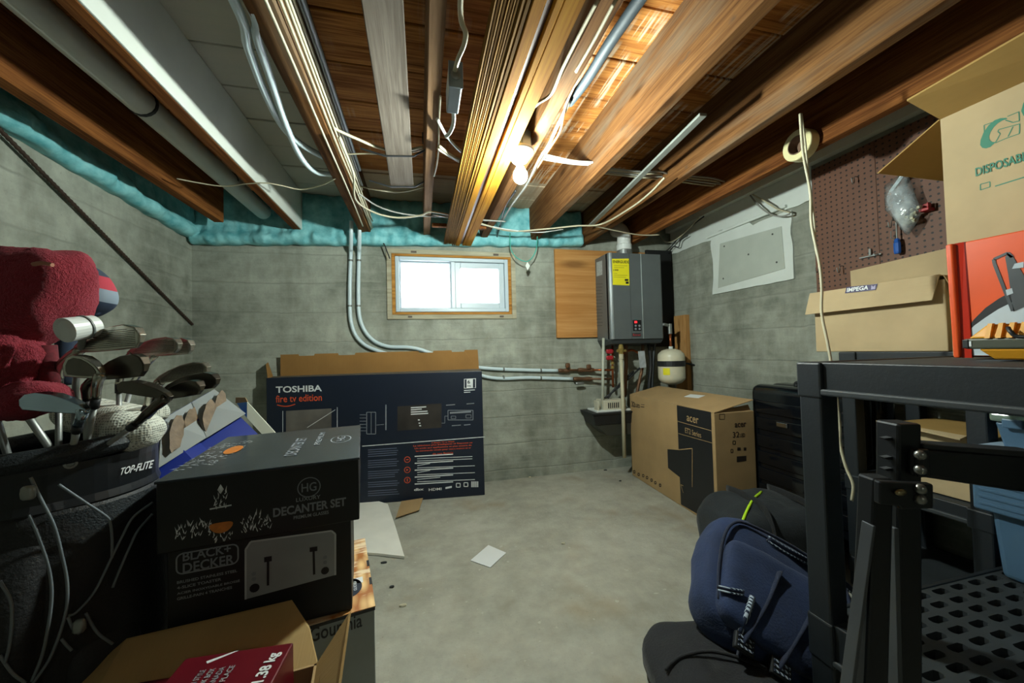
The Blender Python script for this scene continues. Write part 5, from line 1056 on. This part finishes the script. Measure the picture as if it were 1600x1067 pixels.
c = f(346, 822); flat(M_AMBER, t, [[c+Vector((.022*math.cos(2*PI*k/18), 0, .012*math.sin(2*PI*k/18)+.003*math.cos(4*PI*k/18))) for k in range(18)]], (0, -1, 0), 'printed_whisky', .0012)
ft = lambda px, py: face(t, px, py, 2, DH+.002)
pol = []
for k, (px, py) in enumerate(((302, 730), (318, 722), (330, 715), (345, 708), (352, 698), (372, 694), (340, 722), (360, 712), (385, 698), (395, 690))): pol += lattice(ft(px, py), .05, .04, 16, 40+k, Vector((0, 1, 0)), Vector((-1, .2, 0)))
flat(M_GLASSP, t, [p_[::-1] for p_ in pol], (0, 0, 1), 'printed_glassware')
c = ft(365, 703); flat(M_AMBER, t, [[c+Vector((.020*math.cos(2*PI*k/16), .05*math.sin(2*PI*k/16), 0)) for k in range(16)]], (0, 0, 1), 'printed_whisky', .0012)
a = ft(468, 704); text('DECANTER SET', M_PGREY, t, a+Vector((0, -.05, .0008)), Vector((.0, .22, 0)), Vector((-.03, 0, 0)), .02)
a = ft(502, 690); text('PREMIUM', M_PDIM, t, a+Vector((0, -.04, .0008)), Vector((.0, .18, 0)), Vector((-.016, 0, 0)), .015)
c = ft(533, 686); flat(M_PDIM, t, ribbon([c+Vector((.028*math.cos(2*PI*k/20), .05*math.sin(2*PI*k/20), 0)) for k in range(21)], .003, X, Vector((0, 1, 0))), (0, 0, 1), 'emblem_ring')
text('HG', M_PGREY, t, c+Vector((.012, -.03, .0008)), Vector((0, .06, 0)), Vector((-.024, 0, 0)), .01)
# ---- carton behind, with torn-off glue on its flaps
TA, TB, TC_, TD = dp(252, 656, 1.24), dp(333, 609, 1.48), dp(382, 647, 1.42), dp(246, 732, 1.16)
wv = (dp(409, 678, 1.40)-TC_)*5.0; wv.y += .05
t = thing('glued_carton', 'blue and grey shoe carton with brown glue patches on its flaps, behind the decanter box', 'box', TD)
B_ = [p+wv for p in (TA, TB, TC_, TD)]
m = MB(); m.hexa([B_[0], B_[3], B_[2], B_[1], TA, TD, TC_, TB]); m.v = [p-((TB-TA).cross(TD-TA).normalized()*(1 if (TB-TA).cross(TD-TA).dot(EYE-TA) > 0 else -1))*(.02 if k_ in (4, 5, 6, 7) else 0) for k_, p in enumerate(m.v)]; obj('body', m, mat('royal_blue_print', '142a80', .4, var=.06), t, world=True, label='royal blue side')
nn = (TB-TA).cross(TD-TA).normalized(); nn = nn if nn.dot(EYE-TA) > 0 else -nn
M_GREYP = mat('grey_board', '8d9292', .7, var=.05); mid0, mid1 = TA.lerp(TB, .52), TD.lerp(TC_, .50)
obj('flap', MB().slab([TA, TD, mid1-(mid1-mid0)*.01, mid0+(TA-TB)*.006], nn*.004), M_GREYP, t, world=True); obj('flap', MB().slab([mid0, mid1, TC_, TB], nn*.006), M_GREYP, t, world=True)
def glue(c0, sx, sy, seed):
    out = []
    e1 = (TB-TA).normalized(); e2 = (TD-TA).normalized()
    for cx_ in (-.35, .35):
        out.append([c0+e1*(cx_*sx+sx*.40*math.cos(2*PI*k/18)*(1+.25*noise.noise(Vector((k*.7, seed, cx_)))))+e2*(sy*.5*math.sin(2*PI*k/18)*(1+.3*noise.noise(Vector((k*.9, seed, 4+cx_))))) for k in range(18)])
    return out
mb_ = MB()
M_GLUE = mat('brown_glue', '6d5a44', .6, var=.3, scale=40, bump=.5)
for k, c0 in enumerate((TA.lerp(TB, .24).lerp(TD.lerp(TC_, .28), .48), TA.lerp(TB, .72).lerp(TD.lerp(TC_, .72), .5))):
    for j, p_ in enumerate(glue(c0, .085, .125, 3+k*5)): obj('glue_patch', MB().slab([q+nn*.014 for q in p_], nn*.002), M_GLUE, t, world=True)
obj('end_panel', MB().slab([dp(386, 628, 1.47), dp(429, 675, 1.43), dp(450, 720, 1.42), dp(409, 678, 1.42), dp(386, 653, 1.44)], fwd*.004), mat('cream_panel', 'bcbfae', .6), t, world=True)
obj('light_blue_tab', MB().slab([dp(370, 630, 1.5), dp(387, 628, 1.48), dp(386, 653, 1.46), dp(381, 647, 1.47)], fwd*.003), mat('light_blue_print', '4f8fc4', .5), t, world=True)
obj('brown_tab', MB().slab([dp(368, 621, 1.52), dp(383, 621, 1.52), dp(387, 628, 1.52), dp(368, 630, 1.52)], fwd*.003), M_CARD, t, world=True)
lo = min(p.z for p in B_); cx_ = sum((p.x for p in B_))/4; cy_ = sum((p.y for p in B_))/4
# ---- open carton in the foreground with two red packets
oc = Vector((-.60, .83, 0)); e1 = Vector((.376, .043, 0)); e2 = Vector((.05, -.37, 0)); H0 = .36; zz = Vector((0, 0, 1))
t = thing('open_carton', 'open brown carton with raised flaps at the very front, holding red packets', 'box', (-.40, .74, 0))
def wall(a, b, h, th=.005): a, b = Vector(a), Vector(b); n_ = (b-a).cross(zz).normalized()*th; return MB().slab([a, b, b+zz*h, a+zz*h], n_)
P00, P10, P11, P01 = oc, oc+e1, oc+e1+e2, oc+e2
m = MB()
for a, b in ((P00, P10), (P10, P11), (P11, P01), (P01, P00)):
    w_ = wall(a+zz*.002, b+zz*.002, H0-.002); m.add(w_.v, w_.f)
m.slab([P00+zz*.002, P01+zz*.002, P11+zz*.002, P10+zz*.002], (0, 0, .005)); obj('box', m, M_CARD, t, world=True)
TL, TR = at(195, 1001, 1, .955), at(455, 940, 1, .985)
obj('back_flap', MB().slab([P00+zz*H0, P10+zz*H0, TR+(P10+zz*H0-TR)*.5+Vector((.012, 0, 0)), TR, TL, at(118, 1067, 1, .92)], (0, .005, .001)), cardboard('flap_inside', 'ad9060', (1, 0, 0)), t, world=True)
a = at(545, 958, 1, .93); b = Vector((a.x+.035, P11.y+.02, a.z+.0))
obj('side_flap', MB().slab([P10+zz*H0, P11+zz*H0, b, a], (.005, 0, .002)), cardboard('flap_ribbed', '94784c', (0, 1, 0)), t, world=True)
obj('front_flap', MB().slab([P11+zz*H0, P01+zz*H0, P01+zz*(H0-.12)+Vector((-.02, -.06, 0)), P11+zz*(H0-.12)+Vector((.01, -.06, 0))], (0, -.004, 0)), M_CARD, t, world=True)
M_REDB = mat('dark_red_carton', '5e0e1a', .35, var=.12, scale=6); M_REDE = mat('red_edge', 'a04a52', .4)
zr = .43; q0, q1 = at(290, 1028, 2, zr), at(459, 1003, 2, zr); ang = math.atan2(q1.y-q0.y, q1.x-q0.x); Lr = (q1-q0).length
t = thing('red_packet', 'dark red food packet with white weight lettering, sticking out of the open carton', 'packet', (q0.x+.24*math.sin(ang), q0.y-.24*math.cos(ang), .012), ang)
obj('packet', MB().box((0, 0, 0), (Lr, .24, zr-.012)), M_REDB, t, bevel=.003)
tz = zr-.012; text('1.38 kg', M_PWHT, t, (Lr-.010, .150, tz+.0008), (0, .066, 0), (-.026, 0, 0), .03); text('POIDS', M_PWHT, t, (Lr-.012, .09, tz+.0008), (0, .045, 0), (-.012, 0, 0), .02)
for k, w in enumerate((.075, .10, .115, .12)): text(['MUSHROOM STYLE', 'READY TO COOK BOX', 'PRODUIT DU CANADA', 'KEEP IN A DRY PLACE'][k], M_PDIM if k % 2 else M_PGREY, t, (.058+.016*k, .20-w, tz+.0008), (0, w, 0), (-.010, 0, 0), .015)
flat(M_PWHT, t, [[(.045, .222, tz), (.085, .242-.004, tz), (.092, .238, tz), (.05, .216, tz)]], (0, 0, 1), 'torn_corner')
zr2 = .40; q2 = at(222, 1058, 2, zr2)
t = thing('red_packet', 'second dark red packet lying lower, left of the lettered one in the open carton', 'packet', (q2.x+.2*math.sin(ang), q2.y-.2*math.cos(ang), .012), ang)
obj('packet', MB().box((0, 0, 0), (max(.05, q0.x-q2.x-.018), .19, zr2-.012)), M_REDB, t, bevel=.003)
# ---- golf bag
GC = Vector((-.78, 1.05, 0)); GR = .158; GT = .835
t = thing('golf_bag', 'black golf bag with grey piping and white lettering on its collar', 'golf bag', GC); GB = t
M_GBAG = cloth('black_nylon', '0f1113', .6, .25); M_GCOL = mat('black_vinyl_collar', '14171b', .35, var=.12); M_PIPE = mat('grey_piping', '6a7378', .5); M_MESH = mat('mesh_fabric', '1b2226', .6, var=.5, scale=220, bump=.6, bscale=260)
pr = []
for i in range(25):
    z = .02+.70*i/24; r = GR*(1.0+.13*math.sin(PI*min(1, (z/.72)))**.7); pr.append((r, z))
m = MB(); rings = []
for r, z in pr: rings.append([(r*(1+.03*noise.noise(Vector((math.cos(2*PI*k/48)*2, math.sin(2*PI*k/48)*2, z*6))))*math.cos(2*PI*k/48), r*(1+.03*noise.noise(Vector((math.cos(2*PI*k/48)*2, math.sin(2*PI*k/48)*2, z*6))))*math.sin(2*PI*k/48), z) for k in range(48)])
m.loft(rings); obj('body', m, M_GBAG, t, smooth=True)
obj('base', MB().lathe([(GR*1.0, 0), (GR*1.04, .006), (GR*1.04, .05), (GR*1.0, .055)], 40), M_GCOL, t)
obj('collar', MB().lathe([(GR*1.0, .71), (GR*1.02, .715), (GR*.99, .73), (GR*.985, .785), (GR*1.0, .80), (GR*.86, .80), (GR*.86, .735), (.0005, .73)], 48), M_GCOL, t, smooth=False)
m = MB(); n1 = 48
m.grid(n1, 10, lambda u, v: ((GR*.965+.024*math.cos(2*PI*v))*math.cos(2*PI*u), (GR*.965+.024*math.cos(2*PI*v))*math.sin(2*PI*u), .818+.02*math.sin(2*PI*v)+.012*math.cos(2*PI*u-.6))); obj('rim', m, M_MESH, t, smooth=True, label='padded black mesh rim')
obj('mesh_panel', MB().grid(14, 6, lambda u, v: (GR*(1.035+.035*v)*math.cos(-1.05+1.15*u), GR*(1.035+.035*v)*math.sin(-1.05+1.15*u), .705-.11*v)), M_MESH, t, smooth=True, label='grey-black mesh panel')
# three pockets swelling from the body
def gpt(px, py, R):
    inv = MW[GB.name].inverted(); o = inv @ EYE; d = rgt*((px-CX)/FPX)+dwn*((py-CY)/FPX)+fwd
    a = d.x**2+d.y**2; b = o.x*d.x+o.y*d.y; c = o.x**2+o.y**2-R*R; D = b*b-a*c
    if D < 0: D = 0
    return o+d*((-b-math.sqrt(D))/a)
def pocket(a0, a1, z0, z1, dep):
    m = MB(); e = lambda u: max(0.0, 1-abs(2*u-1)**5)
    m.grid(20, 20, lambda u, v: ((lambda R, A: (R*math.cos(A), R*math.sin(A), z0+(z1-z0)*v))(GR*1.05+dep*e(u)*e(v), a0+(a1-a0)*u)))
    obj('pocket', m, M_GBAG, GB, smooth=True)
pocket(-1.75, -1.02, .06, .66, .045); pocket(-.95, -.2, .05, .46, .03); pocket(-2.7, -1.85, .05, .60, .045)
def piping(pts, r=.0024, R=GR*1.05+.047): obj('piping', MB().tube([gpt(a, b, R) for a, b in pts], r, 6, smooth=6), M_PIPE, GB, smooth=True)
piping([(48, 746), (64, 780), (84, 820), (96, 864), (105, 912), (102, 960), (80, 1024), (52, 1067)]); piping([(46, 804), (64, 848), (78, 896), (80, 944), (68, 1016), (50, 1064)])
piping([(92, 757), (132, 784), (165, 806), (172, 816), (175, 840), (175, 872)], R=GR*1.13+.008); piping([(238, 785), (208, 808), (190, 840), (172, 876), (148, 924), (120, 956), (106, 962)], R=GR*1.13+.008); piping([(238, 803), (216, 828), (202, 856), (188, 888), (176, 918)], .0025, R=GR*1.13+.008)
piping([(134, 958), (152, 988), (176, 1006)]); piping([(106, 964), (114, 982), (124, 990)]); piping([(0, 908), (18, 944), (16, 1000), (8, 1036)]); piping([(0, 1024), (20, 1052), (40, 1067)]); piping([(96, 998), (104, 1008), (112, 1016)])
piping([(242, 880), (256, 916), (256, 950), (246, 990)], .002, R=GR*1.06)
for px, py in ((44, 770), (124, 978)):
    c = gpt(px, py, GR*1.05+.052); m = MB(); m.blob(c, (.02, .012, .026), nu=10, nv=6); obj('zip_pull', m, M_STEEL, t, smooth=True)
for px, py, r in ((110, 724, .010), (109, 707, .006), (33, 733, .006)):
    c = gpt(px, py, GR*1.0); A = math.atan2(c.y, c.x); m = MB().lathe([(r, 0), (r, .003), (r*.6, .004), (r*.55, .001), (.0005, .001)], 14, Matrix.Translation(c) @ RZ(A) @ RY(PI/2)); obj('rivet', m, M_STEEL, t)
vs, fs = glyphs('TOP-FLITE', .02); m = MB()
def tfp(u, v): return gpt(186+51*u+4*v, 743-12*u-12*v-1*u*v, GR*1.0+.0015)
m.add([tfp(u, v) for u, v in vs], fs); obj('lettering', m, M_PWHT, t)
# ---- clubs
M_CHR = mat('worn_chrome', 'a9a79c', .25, .95, var=.2, scale=30); M_DCHR = mat('dark_chrome', '5c574f', .22, .9, var=.25, scale=14); M_GRV = mat('groove_dark', '3b372e', .5, .5); M_BCHR = mat('bluish_chrome', 'a8bccb', .15, .95, var=.12)
OUT = [(0, -.02), (-.03, .16), (.08, .34), (.28, .52), (.52, .66), (.76, .70), (.92, .60), (1.0, .38), (.99, .16), (.93, .0), (.6, -.03), (.25, -.04)]
def iron(heel, toe, hpx, d, label, m_, shaft, grooves=True, dd=0.0, cavity=False):
    A, B = dp(*heel, d), dp(*toe, d+dd); e = (B-A); L = e.length; ex = e/L
    ez = (-dwn-ex*(-dwn).dot(ex)).normalized(); en = ez.cross(ex); en = en if en.dot(fwd) > 0 else -en     # en points away from the viewer
    s = hpx/FPX*d/.70
    t = thing('golf_club', label, 'golf club', dp(*shaft[-1], d+.05), group=None)
    m = MB(); fr = []; bk = []
    for u, v in OUT:
        p = A+ex*u*L+ez*v*s; th = .006+.016*max(0, v)/.7; fr.append(p); bk.append(p+en*th)
    cen = sum(fr, Vector())/len(fr)
    mid = [p.lerp(cen, .06)-en*.001 for p in fr]
    m.loft([bk, [f_.lerp(b_, .2) for f_, b_ in zip(fr, bk)], fr, mid]); obj('head', m, m_, t, world=True, bevel=.0012, seg=2)
    if cavity:
        ins = [p.lerp(cen, .22)-en*.0012 for p in fr]; obj('cavity', MB().slab(ins, -en*.0006), M_DCHR, t, world=True, label='dark cavity')
    if grooves:
        m = MB()
        for k in range(10):
            v = .06+.052*k; 
            us = [u for u, vv in [(x/40, 0) for x in range(41)] if True]
            lo_, hi_ = .12+.9*max(0, v-.18), .93-(.12 if v > .5 else 0)
            if hi_-lo_ < .1: continue
            a, b = A+ex*lo_*L+ez*v*s-en*.0014, A+ex*hi_*L+ez*(v+.02)*s-en*.0014; m.slab([a, b, b+ez*.0012, a+ez*.0012], -en*.0003)
        obj('grooves', m, M_GRV, t, world=True, kind='stuff')
    S_ = [A+ex*L*.06+ez*s*.1+en*.006]+[dp(*p, d+.004+.012*i) for i, p in enumerate(shaft)]
    obj('hosel', MB().tube(S_[:3], [.010, .0085, .0075], 10, smooth=4), m_, t, world=True, smooth=True)
    q = S_[2]; end = S_[-1]; dirn = (end-q).normalized() if len(S_) > 3 else Vector((0, .1, -1)).normalized()
    r_ = Vector((q.x-GC.x, q.y-GC.y, 0)); r_ = r_.normalized()*min(r_.length, GR*.72); end = Vector((GC.x, GC.y, .80))+r_; dirn = (end-q).normalized()
    inner = Vector((GC.x, GC.y, .42))+r_*.5
    obj('ferrule', MB().tube([q, q+dirn*.022], .0078, 10), M_BLK, t, world=True, smooth=True)
    obj('shaft', MB().tube([q+dirn*.02, end, inner], .0055, 8), M_STEEL, t, world=True, smooth=True)
iron((118, 550), (220, 543), 38, .80, 'largest grooved iron head, just right of the red head cover', M_CHR, [(96, 568), (92, 592), (96, 660)])
iron((200, 556), (279, 551), 26, .90, 'grooved iron head behind and right of the largest one', M_CHR, [(192, 572), (186, 600), (176, 670)])
iron((236, 556), (299, 553), 26, .97, 'iron toe just showing at the far right of the upper row of clubs', M_CHR, [(226, 572), (206, 600), (184, 668)])
iron((156, 590), (97, 588), 34, .745, 'chrome cavity-back iron with toe pointing left, below the largest iron', M_CHR, [(152, 598), (150, 622), (150, 690)], False, cavity=True)
iron((150, 592), (226, 588), 36, .775, 'dark smooth iron head with pointed toe, in the middle of the clubs', M_DCHR, [(136, 602), (136, 626), (137, 690)], False)
iron((243, 600), (325, 586), 24, .86, 'grooved iron head at the right, rearmost of the lower trio', M_CHR, [(236, 612), (230, 634), (212, 676)])
iron((256, 614), (339, 606), 26, .82, 'rounded iron head furthest right in the bag', M_DCHR, [(246, 622), (240, 640), (222, 680)], False)
iron((252, 624), (314, 616), 24, .775, 'small dark iron head, front one of the lower right trio', M_DCHR, [(244, 632), (232, 644), (226, 690)], False)
iron((262, 624), (180, 612), 20, .735, 'thin dark chrome head pointing left above the white mesh towel', M_DCHR, [(234, 642), (213, 662), (212, 686)], False)
iron((130, 646), (28, 640), 28, .70, 'shiny bluish chrome wedge lying lowest over the bag rim', M_BCHR, [(128, 650), (122, 664), (120, 700)], False)
# head covers
M_FUR = NT('red_plush'); co = M_FUR.coord('Object'); n_ = M_FUR.noise(co, 160, 3, .8); M_FUR.put(M_FUR.p.inputs['Base Color'], M_FUR.mix(n_, lin('5e0a14'), lin('a82a3c'))); M_FUR.p.inputs['Roughness'].default_value = .95; M_FUR.p.inputs['Sheen Weight'].default_value = .5; M_FUR.p.inputs['Sheen Tint'].default_value = lin('e07080'); M_FUR.bump(n_, 1.0, .012); M_FUR = M_FUR.m
d_ = .80
t = thing('head_cover', 'big red plush golf head cover at the left edge', 'head cover', dp(40, 640, d_))
def fur(name, px, py, wpx, hpx, dep, d, rot=0, pw=(.8, .8), seed=1, taper=0, amp=.012):
    M_ = Matrix((rgt, fwd, -dwn)).transposed().to_4x4() @ RY(rot)
    m = MB().blob(dp(px, py, d), (wpx/FPX*d, dep, hpx/FPX*d), M=M_, pw=pw, nu=56, nv=36, amp=amp, fr=14, seed=seed, fn=(lambda p: Vector((p.x*(1+taper*p.z/(hpx/FPX*d)*2), p.y, p.z))) if taper else None)
    v2 = [p+Vector((noise.noise(p*210), noise.noise(p*215+Vector((5, 0, 0))), noise.noise(p*220)))*.0022 for p in m.v]; m.v = v2
    return obj(name, m, M_FUR, t, world=True, smooth=True)
fur('cover', 32, 466, 190, 150, .17, d_, -.12, taper=.36, seed=2)
fur('cover_neck', 22, 560, 84, 90, .08, d_-.02, .1, seed=4); fur('cuff', 28, 622, 130, 58, .10, d_-.03, -.06, seed=6)
obj('ribbed_neck', MB().tube([dp(72, 540, d_), dp(76, 575, d_), dp(78, 610, d_)], .016, 14), mat('dark_red_knit', '5a0f1a', .9, var=.4, scale=120), t, world=True, smooth=True)
m = MB().tube([dp(52, 413, d_-.085), dp(66, 411, d_-.086), dp(82, 414, d_-.085)], .004, 6, smooth=4); obj('stitched_mark', m, mat('tan_thread', 'a8705a', .8), t, world=True)
obj('shaft', MB().tube([dp(30, 630, d_), Vector((GC.x-.03, GC.y+.03, .78)), Vector((GC.x-.02, GC.y+.02, .45))], .007, 8), M_STEEL, t, world=True, smooth=True)
t = thing('red_head_cover', 'second red plush head cover at the very left edge, low', 'head cover', dp(-20, 640, .74)); fur('cover', -14, 566, 58, 130, .07, .74, .1, seed=9)
obj('shaft', MB().tube([dp(-18, 615, .74), Vector((GC.x-.07, GC.y-.02, .78)), Vector((GC.x-.04, GC.y-.02, .45))], .006, 8), M_STEEL, t, world=True, smooth=True)
# striped cover
d2_ = .98
t = thing('striped_head_cover', 'red, grey and navy striped head cover behind the red plush one', 'head cover', dp(120, 560, d2_))
M_ = Matrix((rgt, fwd, -dwn)).transposed().to_4x4() @ RY(-.5)
t_ = NT('striped_cover'); sx = t_.n('SeparateXYZ', {0: t_.coord('Object')}); zz_ = sx.outputs[2]; base_z = (dp(140, 452, d2_).z-dp(120, 560, d2_).z)
zz2 = t_.math('ADD', t_.math('SUBTRACT', zz_, base_z), t_.math('MULTIPLY', sx.outputs[0], .30))
c1 = t_.mix(t_.math('GREATER_THAN', zz2, -.012), lin('1e2c40'), lin('75828e')); c2 = t_.mix(t_.math('GREATER_THAN', zz2, .022), c1, lin('a3293a')); c3 = t_.mix(t_.math('GREATER_THAN', zz2, .054), c2, lin('2a3646'))
t_.put(t_.p.inputs['Base Color'], c3); t_.p.inputs['Roughness'].default_value = .8
obj('cover', MB().blob(dp(133, 455, d2_), (66/FPX*d2_, .09, 82/FPX*d2_), M=M_, pw=(.75, .8), nu=40, nv=26, amp=.006), t_.m, t, world=True, smooth=True)
obj('cover_neck', MB().tube([dp(112, 485, d2_), dp(104, 520, d2_), dp(104, 600, d2_-.02)], .02, 12, smooth=4), mat('navy_knit', '1e2c40', .9), t, world=True, smooth=True)
# white cup
d3_ = .77; a, b = dp(101, 516, d3_-.02), dp(147, 509, d3_+.03)
t = thing('white_cup', 'small white plastic cup capping a club behind the irons', 'cup', a)
ax_ = (b-a).normalized(); q = Vector((0, 0, 1)).rotation_difference(ax_).to_matrix().to_4x4()
obj('cup', MB().lathe([(.0005, (b-a).length*.15), (.019, .004), (.0235, 0), (.025, .0), (.0225, (b-a).length), (.0005, (b-a).length)], 24, Matrix.Translation(a) @ q), M_WHT, t, world=True, smooth=False)
obj('rim', MB().lathe([(.0235, .030), (.0255, .031), (.0255, .034), (.0235, .035)], 24, Matrix.Translation(a) @ q), mat('grey_line', '6d7472', .5), t, world=True)
obj('shaft', MB().tube([a.lerp(b, .6)-Vector((0, 0, .02)), dp(118, 600, .88), Vector((GC.x+.02, GC.y, .5))], .006, 8), M_STEEL, t, world=True, smooth=True)
# white mesh towel
t = thing('mesh_towel', 'white mesh towel stuffed between the clubs in the bag', 'towel', dp(195, 690, .82))
t_ = NT('white_mesh'); w_ = t_.n('TexVoronoi', {'Vector': t_.coord('Object'), 'Scale': 190.0, 'Randomness': .15}).outputs[0]
t_.put(t_.p.inputs['Base Color'], t_.mix(t_.ramp(w_, .25, .5), lin('7f8178'), lin('c6c7ba'))); t_.p.inputs['Roughness'].default_value = .9; t_.bump(w_, .6, .003); M_TOW = t_.m
M_ = Matrix((rgt, fwd, -dwn)).transposed().to_4x4()
for px, py, w, h, d, r, sd in ((165, 652, 150, 50, .93, -.15, 1), (200, 672, 92, 60, .85, -.1, 5), (222, 652, 70, 34, .92, .35, 8)):
    obj('fold', MB().blob(dp(px, py, d), (w/FPX*d, .10, h/FPX*d), M=M_ @ RY(-r), pw=(.8, .8), nu=36, nv=22, amp=.010, fr=18, seed=sd), M_TOW, t, world=True, smooth=True)
obj('fluff', MB().blob(dp(160, 674, .83), (.036, .03, .055), pw=(.9, .9), nu=24, nv=16, amp=.008, fr=50, seed=3), mat('cream_fleece', 'b3b0a0', .95, var=.2, scale=80, bump=.8, bscale=200), t, world=True, smooth=True)
